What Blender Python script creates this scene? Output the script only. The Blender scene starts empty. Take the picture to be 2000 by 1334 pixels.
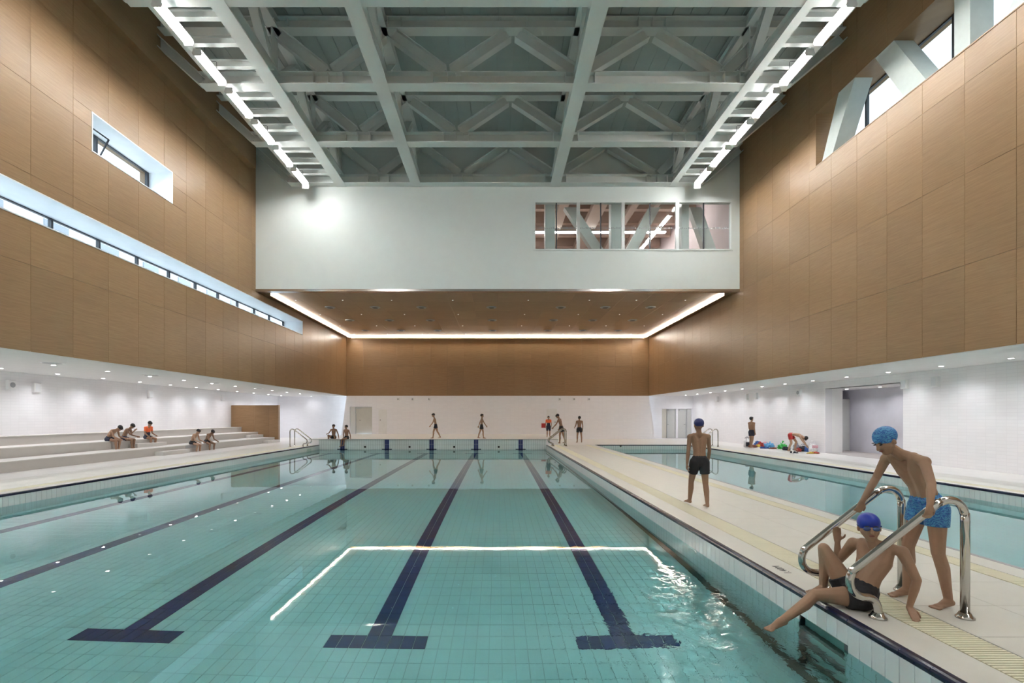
import bpy, math, random
from mathutils import Vector, Matrix
random.seed(7)
R = math.radians
sc = bpy.context.scene
col = sc.collection

# ------------------------------------------------------------------ camera, world, exposure
F, VX, VY, H = 980.0, 972.0, 814.0, 1.58          # focal length in px (2000 px wide), vanishing point, eye height
cd = bpy.data.cameras.new('camera'); cam = bpy.data.objects.new('camera', cd); col.objects.link(cam)
cam.location = (0, 0, H); cam.rotation_euler = (R(90), 0, 0)
cd.sensor_width = 36; cd.lens = F / 2000 * 36
cd.shift_x = (1000 - VX) / 2000; cd.shift_y = (VY - 667) / 2000
cd.clip_start = .05; cd.clip_end = 300
sc.camera = cam
w = bpy.data.worlds.new('overcast_sky'); sc.world = w; w.use_nodes = True
w.node_tree.nodes['Background'].inputs[0].default_value = (.74, .87, 1.0, 1)
w.node_tree.nodes['Background'].inputs[1].default_value = 2.1
LAMP, LED, SPOT, GYM = 64.0, 42.0, 22.0, 34.0      # tube, strip, downlight and upper-room lamp strengths
vs = sc.view_settings
vs.view_transform = 'Standard'; vs.look = 'None'; vs.gamma = 1; vs.use_curve_mapping = False
vs.exposure = 1.08
cy = sc.cycles
cy.use_denoising = True; cy.use_light_tree = False
cy.max_bounces = 10; cy.diffuse_bounces = 7; cy.glossy_bounces = 4; cy.transmission_bounces = 6; cy.transparent_max_bounces = 12
cy.sample_clamp_indirect = 25.0
cy.caustics_reflective = False; cy.caustics_refractive = True
cy.blur_glossy = .3

# ------------------------------------------------------------------ materials
M = {}
def nodes(name):
    m = bpy.data.materials.new(name); m.use_nodes = True
    nt = m.node_tree; b = nt.nodes['Principled BSDF']
    M[name] = m
    return m, nt, b
def N(nt, t, **kw):
    n = nt.nodes.new(t)
    for k, v in kw.items(): setattr(n, k, v)
    return n
def flat(name, c, rough=.5, metal=0, var=.06, scale=3.0, bump=0, bscale=60):
    m, nt, b = nodes(name); L = nt.links
    g = N(nt, 'ShaderNodeNewGeometry')
    no = N(nt, 'ShaderNodeTexNoise'); no.inputs['Scale'].default_value = scale; no.inputs['Detail'].default_value = 3
    L.new(g.outputs['Position'], no.inputs['Vector'])
    mx = N(nt, 'ShaderNodeMix', data_type='RGBA')
    mx.inputs[6].default_value = tuple(x * (1 - var) for x in c) + (1,)
    mx.inputs[7].default_value = tuple(min(1, x * (1 + var)) for x in c) + (1,)
    L.new(no.outputs['Fac'], mx.inputs[0]); L.new(mx.outputs[2], b.inputs['Base Color'])
    b.inputs['Roughness'].default_value = rough; b.inputs['Metallic'].default_value = metal
    if bump:
        n2 = N(nt, 'ShaderNodeTexNoise'); n2.inputs['Scale'].default_value = bscale
        L.new(g.outputs['Position'], n2.inputs['Vector'])
        bp = N(nt, 'ShaderNodeBump'); bp.inputs['Strength'].default_value = bump; bp.inputs['Distance'].default_value = .01
        L.new(n2.outputs['Fac'], bp.inputs['Height']); L.new(bp.outputs[0], b.inputs['Normal'])
    return m
def emit(name, c, s):
    m, nt, b = nodes(name)
    b.inputs['Base Color'].default_value = (1, 1, 1, 1)
    b.inputs['Emission Color'].default_value = tuple(c) + (1,); b.inputs['Emission Strength'].default_value = s
    return m
def wood(name, mode, c0, c1):
    """veneer with a fine horizontal figure; a slight tone of its own for each panel"""
    m, nt, b = nodes(name); L = nt.links
    g = N(nt, 'ShaderNodeNewGeometry'); s = N(nt, 'ShaderNodeSeparateXYZ'); L.new(g.outputs['Position'], s.inputs[0])
    cb = N(nt, 'ShaderNodeCombineXYZ')
    oi = N(nt, 'ShaderNodeObjectInfo')
    def mul(o, k):
        n = N(nt, 'ShaderNodeMath', operation='MULTIPLY'); n.inputs[1].default_value = k; L.new(o, n.inputs[0]); return n.outputs[0]
    if mode == 'wall':
        ad = N(nt, 'ShaderNodeMath', operation='ADD'); L.new(s.outputs[0], ad.inputs[0]); L.new(s.outputs[1], ad.inputs[1])
        L.new(mul(ad.outputs[0], 1.8), cb.inputs[0]); L.new(mul(s.outputs[2], 26), cb.inputs[1])
    else:
        L.new(mul(s.outputs[0], 1.3), cb.inputs[0]); L.new(mul(s.outputs[1], 16), cb.inputs[1])
    L.new(mul(oi.outputs['Random'], 40), cb.inputs[2])
    no = N(nt, 'ShaderNodeTexNoise'); no.inputs['Scale'].default_value = 1.0; no.inputs['Detail'].default_value = 5; no.inputs['Roughness'].default_value = .62; no.inputs['Distortion'].default_value = .5
    L.new(cb.outputs[0], no.inputs['Vector'])
    rp = N(nt, 'ShaderNodeValToRGB'); rp.color_ramp.elements[0].position = .28; rp.color_ramp.elements[1].position = .72
    rp.color_ramp.elements[0].color = tuple(c0) + (1,); rp.color_ramp.elements[1].color = tuple(c1) + (1,)
    L.new(no.outputs['Fac'], rp.inputs[0])
    mr = N(nt, 'ShaderNodeMapRange'); mr.inputs[3].default_value = .93; mr.inputs[4].default_value = 1.07
    L.new(oi.outputs['Random'], mr.inputs[0])
    hs = N(nt, 'ShaderNodeHueSaturation'); L.new(rp.outputs[0], hs.inputs['Color']); L.new(mr.outputs[0], hs.inputs['Value'])
    L.new(hs.outputs[0], b.inputs['Base Color'])
    b.inputs['Roughness'].default_value = .36; b.inputs['Specular IOR Level'].default_value = .4
    return m
def tiled(name, c, joint, bw, bh, axes, rough=.18, mort=.006, bump=.15, off=0.0):
    """glazed tiles: world position along two axes drives a brick texture"""
    m, nt, b = nodes(name); L = nt.links
    g = N(nt, 'ShaderNodeNewGeometry'); s = N(nt, 'ShaderNodeSeparateXYZ'); L.new(g.outputs['Position'], s.inputs[0])
    cb = N(nt, 'ShaderNodeCombineXYZ'); L.new(s.outputs[axes[0]], cb.inputs[0]); L.new(s.outputs[axes[1]], cb.inputs[1])
    br = N(nt, 'ShaderNodeTexBrick'); br.offset = off; br.inputs['Scale'].default_value = 1.0
    br.inputs['Brick Width'].default_value = bw; br.inputs['Row Height'].default_value = bh; br.inputs['Mortar Size'].default_value = mort
    br.inputs['Mortar Smooth'].default_value = .2
    br.inputs['Color1'].default_value = tuple(c) + (1,); br.inputs['Color2'].default_value = tuple(x * .97 for x in c) + (1,)
    br.inputs['Mortar'].default_value = tuple(joint) + (1,)
    L.new(cb.outputs[0], br.inputs['Vector']); L.new(br.outputs['Color'], b.inputs['Base Color'])
    no = N(nt, 'ShaderNodeTexNoise'); no.inputs['Scale'].default_value = 7; L.new(g.outputs['Position'], no.inputs['Vector'])
    mm = N(nt, 'ShaderNodeMath', operation='MULTIPLY_ADD'); mm.inputs[1].default_value = -.6; L.new(br.outputs['Fac'], mm.inputs[0]); L.new(no.outputs['Fac'], mm.inputs[2])
    bp = N(nt, 'ShaderNodeBump'); bp.inputs['Strength'].default_value = bump; bp.inputs['Distance'].default_value = .006
    L.new(mm.outputs[0], bp.inputs['Height']); L.new(bp.outputs[0], b.inputs['Normal'])
    b.inputs['Roughness'].default_value = rough
    return m

wood('wood_wall', 'wall', (.255, .149, .070), (.325, .198, .100))
wood('wood_ceiling', 'ceil', (.27, .158, .075), (.36, .22, .112))
flat('wood_joint', (.23, .14, .068), .6)
flat('white_plaster', (.80, .80, .79), .6, bump=.02)
flat('reveal_white', (.82, .85, .88), .45)
tiled('white_tile_x', (.87, .86, .88), (.80, .79, .81), .30, .10, (1, 2))
tiled('white_tile_y', (.90, .895, .93), (.85, .84, .88), .30, .10, (0, 2))
flat('grey_paint', (.63, .67, .66), .55, var=.03, bump=.02)
flat('steel_paint', (.62, .65, .635), .5, var=.05)
flat('roof_board', (.37, .41, .40), .6, var=.08)
flat('dark_frame', (.035, .04, .05), .4)
flat('alu_frame', (.55, .57, .57), .35, metal=.3)
flat('concrete', (.50, .55, .53), .7, var=.08, scale=6, bump=.1, bscale=40)
flat('steel', (.56, .54, .51), .14, metal=1, var=.03)
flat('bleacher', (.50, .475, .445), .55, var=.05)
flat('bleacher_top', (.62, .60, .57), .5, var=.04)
flat('soffit', (.66, .66, .65), .6)
flat('deck_tile', (.665, .655, .60), .32, var=.045, scale=5)
flat('deck_base', (.44, .43, .39), .6)
flat('deck_white', (.73, .715, .685), .3, var=.03)  # white platform; in the side deck bands, soffit light put into the colour
flat('grate_slat', (.79, .755, .58), .4, var=.05)
flat('grate_dark', (.07, .068, .06), .7)
flat('navy_tile', (.012, .016, .045), .2, var=.25, scale=30)
flat('lane_tile', (.022, .032, .15), .3, var=.3, scale=9)
flat('pool_tile', (.86, .92, .91), .25, var=.03, scale=2)
flat('pool_grout', (.70, .76, .76), .7)
flat('side_tile', (.76, .79, .80), .14, var=.03, scale=4)
flat('side_grout', (.10, .12, .13), .7)
tiled('end_tile', (.72, .78, .78), (.34, .38, .39), .125, .26, (0, 2), mort=.006)
tiled('basin_tile', (.76, .81, .81), (.5, .55, .55), .125, .26, (1, 2), mort=.005)
flat('gutter_dark', (.16, .14, .12), .7)
flat('niche', (.42, .54, .50), .5)
flat('door_paint', (.62, .60, .54), .5)
flat('door_grey', (.55, .56, .54), .5)
flat('black_plastic', (.02, .02, .022), .4)
flat('white_plastic', (.80, .80, .80), .4)
flat('grey_plate', (.35, .36, .38), .4)
flat('pale_mark', (.75, .76, .78), .5)
flat('recess_grey', (.60, .59, .64), .5)
flat('recess_floor', (.40, .37, .35), .6)
flat('lamp_tray', (.62, .64, .64), .4)
emit('tube_light', (1.0, .985, .96), LAMP)
emit('uplight_fill', (1.0, .985, .96), LAMP * .10)  # weak glow added on the lamp tops to lift the roof
emit('led_light', (1.0, .95, .86), LED)
emit('gym_light', (1.0, .97, .93), GYM)
emit('downlight_lens', (1.0, .98, .95), 9.0)
emit('spot_lens', (1.0, .98, .95), 1.2)
flat('gym_ceiling', (.50, .38, .32), .7, var=.1, scale=2)
flat('gym_wall', (.56, .46, .47), .7)
flat('gym_duct', (.55, .45, .39), .6)
flat('facade', (.80, .79, .78), .8, var=.05, scale=1)
flat('facade_glass', (.33, .37, .43), .2)
flat('facade_box', (.62, .64, .66), .5)
flat('tactile', (.73, .70, .52), .5, var=.04)
# glass
m, nt, b = nodes('glass')
nt.nodes.remove(b); out = nt.nodes['Material Output']
tr = N(nt, 'ShaderNodeBsdfTransparent'); tr.inputs[0].default_value = (.93, .96, .96, 1)
gl = N(nt, 'ShaderNodeBsdfGlossy'); gl.inputs['Roughness'].default_value = .02
lw = N(nt, 'ShaderNodeLayerWeight'); pw = N(nt, 'ShaderNodeMath', operation='POWER'); pw.inputs[1].default_value = 4.0; nt.links.new(lw.outputs['Facing'], pw.inputs[0])
fr = N(nt, 'ShaderNodeMath', operation='MULTIPLY_ADD'); fr.inputs[1].default_value = .45; fr.inputs[2].default_value = .03; nt.links.new(pw.outputs[0], fr.inputs[0])
mx = N(nt, 'ShaderNodeMixShader'); nt.links.new(fr.outputs[0], mx.inputs[0]); nt.links.new(tr.outputs[0], mx.inputs[1]); nt.links.new(gl.outputs[0], mx.inputs[2])
nt.links.new(mx.outputs[0], out.inputs[0])
# water: a refracting, reflecting surface, tinted as the water body is; ripples spread from the bather's foot
m, nt, b = nodes('water'); L = nt.links
nt.nodes.remove(b); out = nt.nodes['Material Output']
g = N(nt, 'ShaderNodeNewGeometry')
n1 = N(nt, 'ShaderNodeTexNoise'); n1.inputs['Scale'].default_value = 2.2; n1.inputs['Detail'].default_value = 2
mp = N(nt, 'ShaderNodeMapping'); mp.inputs['Scale'].default_value = (.6, 1.5, 1); L.new(g.outputs['Position'], mp.inputs[0]); L.new(mp.outputs[0], n1.inputs['Vector'])
n2 = N(nt, 'ShaderNodeTexNoise'); n2.inputs['Scale'].default_value = 5.0; n2.inputs['Detail'].default_value = 3; n2.inputs['Distortion'].default_value = 1.2
L.new(g.outputs['Position'], n2.inputs['Vector'])
ds = N(nt, 'ShaderNodeVectorMath', operation='DISTANCE'); ds.inputs[1].default_value = (2.25, 4.2, -.25); L.new(g.outputs['Position'], ds.inputs[0])
mr = N(nt, 'ShaderNodeMapRange', interpolation_type='SMOOTHSTEP'); mr.inputs[1].default_value = .2; mr.inputs[2].default_value = 2.3; mr.inputs[3].default_value = 1; mr.inputs[4].default_value = 0
L.new(ds.outputs['Value'], mr.inputs[0])
k1 = N(nt, 'ShaderNodeMath', operation='MULTIPLY'); L.new(n2.outputs['Fac'], k1.inputs[0]); L.new(mr.outputs[0], k1.inputs[1])
k2 = N(nt, 'ShaderNodeMath', operation='MULTIPLY'); k2.inputs[1].default_value = 22.0; L.new(k1.outputs[0], k2.inputs[0])
ad = N(nt, 'ShaderNodeMath', operation='ADD'); L.new(n1.outputs['Fac'], ad.inputs[0]); L.new(k2.outputs[0], ad.inputs[1])
bp = N(nt, 'ShaderNodeBump'); bp.inputs['Strength'].default_value = 1.0; bp.inputs['Distance'].default_value = .0004
L.new(ad.outputs[0], bp.inputs['Height'])
rf = N(nt, 'ShaderNodeBsdfRefraction'); rf.inputs['IOR'].default_value = 1.33; rf.inputs['Roughness'].default_value = 0; rf.inputs[0].default_value = (.60, .945, .97, 1)
gl = N(nt, 'ShaderNodeBsdfGlossy'); gl.inputs['Roughness'].default_value = .0
fr = N(nt, 'ShaderNodeFresnel'); fr.inputs[0].default_value = 1.33
for n in (rf, gl, fr): L.new(bp.outputs[0], n.inputs['Normal'])
mx = N(nt, 'ShaderNodeMixShader'); L.new(fr.outputs[0], mx.inputs[0]); L.new(rf.outputs[0], mx.inputs[1]); L.new(gl.outputs[0], mx.inputs[2])
L.new(mx.outputs[0], out.inputs[0])
# people and their things
for i, c in enumerate([(.35, .205, .128), (.30, .175, .108), (.42, .26, .17), (.27, .155, .095)]): flat('skin%d' % i, c, .5, var=.07, scale=14)
flat('hair_black', (.012, .010, .010), .5)
flat('trunks_black', (.010, .010, .014), .6)
flat('trunks_navy', (.012, .016, .04), .6)
flat('suit_orange', (.85, .16, .045), .6)
flat('suit_red', (.45, .03, .03), .6)
flat('cap_blue', (.012, .035, .36), .35)
flat('cap_navy', (.02, .03, .15), .35)
flat('lip', (.30, .10, .08), .5)
flat('eye_dark', (.02, .015, .015), .3)
flat('goggle', (.05, .09, .25), .1)
m, nt, b = nodes('blue_pattern'); L = nt.links
wv = N(nt, 'ShaderNodeTexWave'); wv.bands_direction = 'Z'; wv.inputs['Scale'].default_value = 14; wv.inputs['Distortion'].default_value = 14; wv.inputs['Detail'].default_value = 2; wv.inputs['Detail Scale'].default_value = 2
tc = N(nt, 'ShaderNodeNewGeometry'); L.new(tc.outputs['Position'], wv.inputs['Vector'])
rp = N(nt, 'ShaderNodeValToRGB'); rp.color_ramp.elements[0].color = (.02, .11, .38, 1); rp.color_ramp.elements[1].color = (.07, .29, .52, 1)
rp.color_ramp.elements[0].position = .25; rp.color_ramp.elements[1].position = .8
L.new(wv.outputs['Fac'], rp.inputs[0]); L.new(rp.outputs[0], b.inputs['Base Color']); b.inputs['Roughness'].default_value = .5
for k, c in dict(cloth_red=(.42, .05, .04), cloth_blue=(.03, .10, .32), cloth_sky=(.12, .36, .62), cloth_yellow=(.66, .46, .06), cloth_green=(.05, .42, .08),
                 cloth_white=(.75, .75, .76), cloth_dark=(.015, .018, .03), cloth_brown=(.20, .07, .035), cloth_pink=(.66, .38, .42), cloth_grey=(.25, .25, .28)).items():
    flat(k, c, .7, var=.2, scale=25)

# ------------------------------------------------------------------ mesh helpers
class MB:
    def __init__(s): s.v = []; s.f = []; s.sm = False
    def add(s, v, f):
        o = len(s.v); s.v += [tuple(p) for p in v]; s.f += [tuple(i + o for i in q) for q in f]; return s
    def box(s, x0, x1, y0, y1, z0, z1):
        return s.add([(x0, y0, z0), (x1, y0, z0), (x1, y1, z0), (x0, y1, z0), (x0, y0, z1), (x1, y0, z1), (x1, y1, z1), (x0, y1, z1)],
                     [(0, 3, 2, 1), (4, 5, 6, 7), (0, 1, 5, 4), (1, 2, 6, 5), (2, 3, 7, 6), (3, 0, 4, 7)])
    def obox(s, c, ax, ay, az, hx, hy, hz):
        c = Vector(c); ax = Vector(ax) * hx; ay = Vector(ay) * hy; az = Vector(az) * hz
        p = [c + i * ax + j * ay + k * az for k in (-1, 1) for i, j in ((-1, -1), (1, -1), (1, 1), (-1, 1))]
        return s.add(p, [(0, 3, 2, 1), (4, 5, 6, 7), (0, 1, 5, 4), (1, 2, 6, 5), (2, 3, 7, 6), (3, 0, 4, 7)])
    def slab(s, x0, x1, y0, y1, z0, z1, ch, axis):
        """a tile: box with its outer face (named by axis: 'z+', 'x-', ...) chamfered"""
        lo = [x0, y0, z0]; hi = [x1, y1, z1]; a = 'xyz'.index(axis[0]); pos = axis[1] == '+'
        b_, c_ = [i for i in range(3) if i != a]
        def ring(t, inset):
            r = []
            for i, j in ((0, 0), (1, 0), (1, 1), (0, 1)):
                p = [0, 0, 0]; p[a] = t
                p[b_] = (hi if i else lo)[b_] + (-inset if i else inset); p[c_] = (hi if j else lo)[c_] + (-inset if j else inset)
                r.append(p)
            return r
        d = 1 if pos else -1
        base = lo[a] if pos else hi[a]; top = hi[a] if pos else lo[a]
        v = ring(base, 0) + ring(top - d * ch, 0) + ring(top, ch)
        f = []
        for k in (0, 4):
            for i in range(4): f.append((k + i, k + (i + 1) % 4, k + 4 + (i + 1) % 4, k + 4 + i))
        f.append((8, 9, 10, 11))
        return s.add(v, f)
    def ibeam(s, p0, p1, depth, width, tf=.025, tw=.02, up=(0, 0, 1)):
        p0, p1 = Vector(p0), Vector(p1); d = (p1 - p0); l = d.length / 2; d.normalize()
        up = Vector(up); sd = d.cross(up).normalized(); up = sd.cross(d).normalized(); c = (p0 + p1) / 2
        s.obox(c + up * (depth / 2 - tf / 2), d, sd, up, l, width / 2, tf / 2)
        s.obox(c - up * (depth / 2 - tf / 2), d, sd, up, l, width / 2, tf / 2)
        return s.obox(c, d, sd, up, l, tw / 2, depth / 2 - tf)
    def tube(s, pts, r, n=14, cap=True):
        s.sm = True
        pts = [Vector(p) for p in pts]; rs = r if isinstance(r, (list, tuple)) else [r] * len(pts)
        t = (pts[1] - pts[0]).normalized(); u = t.orthogonal().normalized(); rings = []
        for i, p in enumerate(pts):
            tn = ((pts[min(i + 1, len(pts) - 1)] - pts[max(i - 1, 0)])).normalized()
            u = (u - tn * u.dot(tn)).normalized(); wv_ = tn.cross(u)
            rings.append([p + (u * math.cos(a) + wv_ * math.sin(a)) * rs[i] for a in [2 * math.pi * k / n for k in range(n)]])
        o = len(s.v)
        for q in rings: s.v += [tuple(x) for x in q]
        for i in range(len(pts) - 1):
            for k in range(n): s.f.append((o + i * n + k, o + i * n + (k + 1) % n, o + (i + 1) * n + (k + 1) % n, o + (i + 1) * n + k))
        if cap:
            s.f.append(tuple(o + k for k in range(n))[::-1]); s.f.append(tuple(o + (len(pts) - 1) * n + k for k in range(n)))
        return s
    def ell(s, c, rx, ry, rz, X=(1, 0, 0), Y=(0, 1, 0), Z=(0, 0, 1), n=14, m=9):
        s.sm = True
        c = Vector(c); X, Y, Z = Vector(X), Vector(Y), Vector(Z); o = len(s.v)
        s.v.append(tuple(c - Z * rz))
        for i in range(1, m):
            a = -math.pi / 2 + math.pi * i / m
            for k in range(n):
                b_ = 2 * math.pi * k / n
                s.v.append(tuple(c + X * rx * math.cos(a) * math.cos(b_) + Y * ry * math.cos(a) * math.sin(b_) + Z * rz * math.sin(a)))
        s.v.append(tuple(c + Z * rz)); e = len(s.v) - 1
        for k in range(n): s.f.append((o, o + 1 + (k + 1) % n, o + 1 + k))
        for i in range(m - 2):
            for k in range(n): s.f.append((o + 1 + i * n + k, o + 1 + i * n + (k + 1) % n, o + 1 + (i + 1) * n + (k + 1) % n, o + 1 + (i + 1) * n + k))
        for k in range(n): s.f.append((e, o + 1 + (m - 2) * n + k, o + 1 + (m - 2) * n + (k + 1) % n))
        return s
    def cone(s, a, b_, ra, rb, n=10):
        """round cone: a limb between two joints"""
        a, b_ = Vector(a), Vector(b_)
        s.ell(a, ra, ra, ra, n=n, m=7); s.ell(b_, rb, rb, rb, n=n, m=7)
        if (b_ - a).length > 1e-5: s.tube([a, b_], [ra, rb], n)
        return s
    def prism(s, poly, axis, t0, t1):
        """polygon (two coordinates) pushed along an axis"""
        def P(q, t):
            return {'x': (t, q[0], q[1]), 'y': (q[0], t, q[1]), 'z': (q[0], q[1], t)}[axis]
        n = len(poly); o = len(s.v)
        s.v += [P(q, t0) for q in poly] + [P(q, t1) for q in poly]
        s.f.append(tuple(o + i for i in range(n))[::-1]); s.f.append(tuple(o + n + i for i in range(n)))
        for i in range(n): s.f.append((o + i, o + (i + 1) % n, o + n + (i + 1) % n, o + n + i))
        return s
    def mesh(s, name, mat):
        me = bpy.data.meshes.new(name); me.from_pydata(s.v, [], s.f); me.update()
        if mat: me.materials.append(M[mat])
        if s.sm:
            for p in me.polygons: p.use_smooth = len(p.vertices) < 6
        return me
    def build(s, name, mat, parent=None, **tags):
        return put(s.mesh(name, mat), name, parent, **tags)
def put(me, name, parent=None, loc=None, **tags):
    o = bpy.data.objects.new(name, me); col.objects.link(o)
    if parent: o.parent = parent
    if loc: o.location = loc
    return tag(o, **tags)
def tag(o, label=None, cat=None, group=None, kind=None):
    if label: o['label'] = label
    if cat: o['category'] = cat
    if group: o['group'] = group
    if kind: o['kind'] = kind
    return o
def empty(name, loc=(0, 0, 0), **tags):
    o = bpy.data.objects.new(name, None); col.objects.link(o); o.location = loc
    o.empty_display_size = .2
    return tag(o, **tags)
def at(px, py, y): return Vector(((px - VX) * y / F, y, H - (py - VY) / F * y))
def cut(rect, holes):
    """rectangles left of rect (a0,a1,b0,b1) once the holes are taken out"""
    rs = [rect]
    for h in holes:
        nx = []
        for a0, a1, b0, b1 in rs:
            if h[1] <= a0 or h[0] >= a1 or h[3] <= b0 or h[2] >= b1: nx.append((a0, a1, b0, b1)); continue
            if h[2] > b0: nx.append((a0, a1, b0, h[2]))
            if h[3] < b1: nx.append((a0, a1, h[3], b1))
            c0, c1 = max(b0, h[2]), min(b1, h[3])
            if h[0] > a0: nx.append((a0, h[0], c0, c1))
            if h[1] < a1: nx.append((h[1], a1, c0, c1))
        rs = nx
    return [r for r in rs if r[1] - r[0] > .03 and r[3] - r[2] > .03]
ORD = ['first', 'second', 'third', 'fourth', 'fifth', 'sixth', 'seventh', 'eighth', 'ninth', 'tenth', 'eleventh', 'twelfth', 'thirteenth', 'fourteenth', 'fifteenth', 'sixteenth']

# ------------------------------------------------------------------ main dimensions (metres; camera at x = 0, y = 0)
WX = 10.85                      # wood walls at x = -WX and +WX
PL, PR = -10.02, 2.72           # main pool, left and right edge
QL, QR = 5.45, 10.60            # training pool
Y0, Y1 = 2.40, 28.15            # pool ends
YB = 36.0                       # back wall
WZ = 3.09                       # underside of the wood walls
BOXY, BOXZ = 22.5, 7.30         # hanging box: front face, underside
ROOF = 14.05
WAT, DEP = -.25, 1.02           # water level, depth
LXW, RXW = -16.6, 14.3          # white outer walls
YN = -4.0                       # wall behind the camera
PLAT = .33                      # raised platform at the pool end

# ------------------------------------------------------------------ upper wood walls
JY = [11.66 + 1.165 * k for k in range(-3, 22)]
JZ = [WZ, 5.10, 7.21, 9.31, 11.41, ROOF + .1]
G = .0028
def panel_wall(name, label, side, holes):
    x = side * WX
    wl = empty(name, kind='structure', label=label)
    b = MB()
    for a0, a1, b0, b1 in cut((YN, YB + .3, WZ, ROOF + .4), holes):
        xs = sorted((x + side * .018, x + side * 1.10)); b.box(xs[0], xs[1], a0, a1, b0, b1)
    b.build('wall_core', 'wood_joint', wl)
    ys = [YN, JY[0]] + JY[1:]
    ys = [v for v in ys if v < YB - .2] + [YB]
    for i in range(len(ys) - 1):
        for j in range(len(JZ) - 1):
            for a0, a1, b0, b1 in cut((ys[i], ys[i + 1], JZ[j], JZ[j + 1]), holes):
                xs = sorted((x, x + side * .03))
                MB().slab(xs[0], xs[1], a0 + G, a1 - G, b0 + G * .8, b1 - G * .8, .003, 'x-' if side > 0 else 'x+').build('wood_panel', 'wood_wall', wl)
    return wl
LW = (2.0, 27.9, 6.13, 6.89)      # long slit window (y0, y1, z0, z1)
UW = (13.41, 16.75, 8.68, 9.74)   # small upper window
RW = (3.0, 17.12, 10.09, 11.93)   # right clerestory
wl = panel_wall('wall_left', 'tall wood-panelled wall on the left above the bleachers', -1, [LW, UW])
wr = panel_wall('wall_right', 'tall wood-panelled wall on the right with a clerestory opening', 1, [RW])
# ledge at the top of the left wall
MB().box(-WX + .001, -WX + .30, YN, 21.9, 12.43, ROOF).build('ledge', 'wood_wall', wl)

def slit(name, label, side, r, depth, mull, frame='dark_frame', lining='reveal_white', open_first=False):
    """window set deep in a wall: lining, frame, panes"""
    y0, y1, z0, z1 = r; x0 = side * WX; x1 = side * (WX + depth)
    wn = empty(name, (0, 0, 0), kind='structure', label=label)
    xs = sorted((x0 - side * .012, x1 + side * .12)); t = .03
    MB().box(xs[0], xs[1], y0, y1, z1 - t, z1).build('lining', lining, wn)
    MB().box(xs[0], xs[1], y0, y1, z0, z0 + t).build('sill', lining, wn)
    MB().box(xs[0], xs[1], y1 - t, y1, z0 + t, z1 - t).build('lining', lining, wn)
    MB().box(xs[0], xs[1], y0, y0 + t, z0 + t, z1 - t).build('lining', lining, wn)
    xs = sorted((x1, x1 + side * .07)); fw = .035
    f = MB()
    f.box(xs[0], xs[1], y0 + t, y1 - t, z1 - t - fw, z1 - t); f.box(xs[0], xs[1], y0 + t, y1 - t, z0 + t, z0 + t + fw)
    f.build('window_frame', frame, wn)
    ys = [y0 + t] + [m_ for m_ in mull if y0 < m_ < y1] + [y1 - t]
    for m_ in ys:
        a = min(max(m_ - .035, y0 + t), y1 - t - .07)
        MB().box(xs[0] - .01, xs[1] + .01, a, a + .07, z0 + t, z1 - t).build('mullion', frame, wn)
    for i in range(len(ys) - 1):
        xm = x1 + side * .035
        MB().box(xm - .004, xm + .004, ys[i] + .035, ys[i + 1] - .035, z0 + t + fw, z1 - t - fw).build('pane', 'glass', wn)
    return wn
w1 = slit('window_1', 'long slit window running along the left wood wall', -1, LW, 1.02, [13.36 + 1.595 * k for k in range(-6, 9)])
w2 = slit('window_2', 'short upper window with an open vent in the left wood wall', -1, UW, .78, [14.55])
# tilted vent sash in window_2
sash = MB(); xg = -WX - .78
u_ = Vector((math.cos(R(62)), 0, math.sin(R(62)))); v_ = Vector((-math.sin(R(62)), 0, math.cos(R(62)))); c_ = Vector((xg + .24, 0, 9.22))
for a in (13.48, 14.46): sash.obox(c_ + Vector((0, a, 0)), (0, 1, 0), u_, v_, .018, .40, .015)
for q in (-.385, .385): sash.obox(c_ + Vector((0, 13.97, 0)) + u_ * q, (0, 1, 0), u_, v_, .49, .018, .015)
sash.build('vent_sash', 'dark_frame', w2)
w3 = slit('window_3', 'clerestory window behind leaning columns in the right wood wall', 1, RW, .82, [15.9 - 3.05 * k for k in range(5)], lining='wood_wall')
# leaning concrete columns standing in the right opening
def ccol(b0, b1, t0, t1, label):
    za, zb = RW[2] + .03, RW[3] - .03
    c = MB(); xa, xb = WX + .015, WX + .56
    v = [(xa, b0, za), (xa, b1, za), (xa, t1, zb), (xa, t0, zb), (xb, b0, za), (xb, b1, za), (xb, t1, zb), (xb, t0, zb)]
    c.add(v, [(0, 3, 2, 1), (4, 5, 6, 7), (0, 1, 5, 4), (1, 2, 6, 5), (2, 3, 7, 6), (3, 0, 4, 7)])
    c.build('concrete_column', 'concrete', None, label=label, cat='column', group='concrete columns in the clerestory opening')
ccol(16.29, 16.81, 15.26, 15.99, 'concrete column leaning towards the camera at the far end of the clerestory')
ccol(12.72, 13.41, 13.76, 14.44, 'concrete column leaning away from the camera in the middle of the clerestory')
ccol(11.54, 11.94, 11.54, 11.94, 'upright concrete column in the clerestory opening')
ccol(10.15, 10.71, 9.2, 9.8, 'concrete column at the top right corner of the picture')

# ------------------------------------------------------------------ back wall
wb = empty('wall_back', kind='structure', label='wood-panelled end wall above the white tiled band')
MB().box(-WX, WX, YB + .02, YB + .3, WZ, BOXZ + .3).build('wall_core', 'wood_joint', wb)
n = 18; xs = [-WX + 2 * WX * i / n for i in range(n + 1)]
for i in range(n):
    for z0, z1 in ((WZ, 5.2), (5.2, BOXZ)):
        MB().slab(xs[i] + G, xs[i + 1] - G, YB, YB + .03, z0 + G, z1 - G, .003, 'y-').build('wood_panel', 'wood_wall', wb)
lowb = empty('wall_back_lower', kind='structure', label='white tiled band of the end wall with splayed ends')
yl = YB + .02
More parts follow.
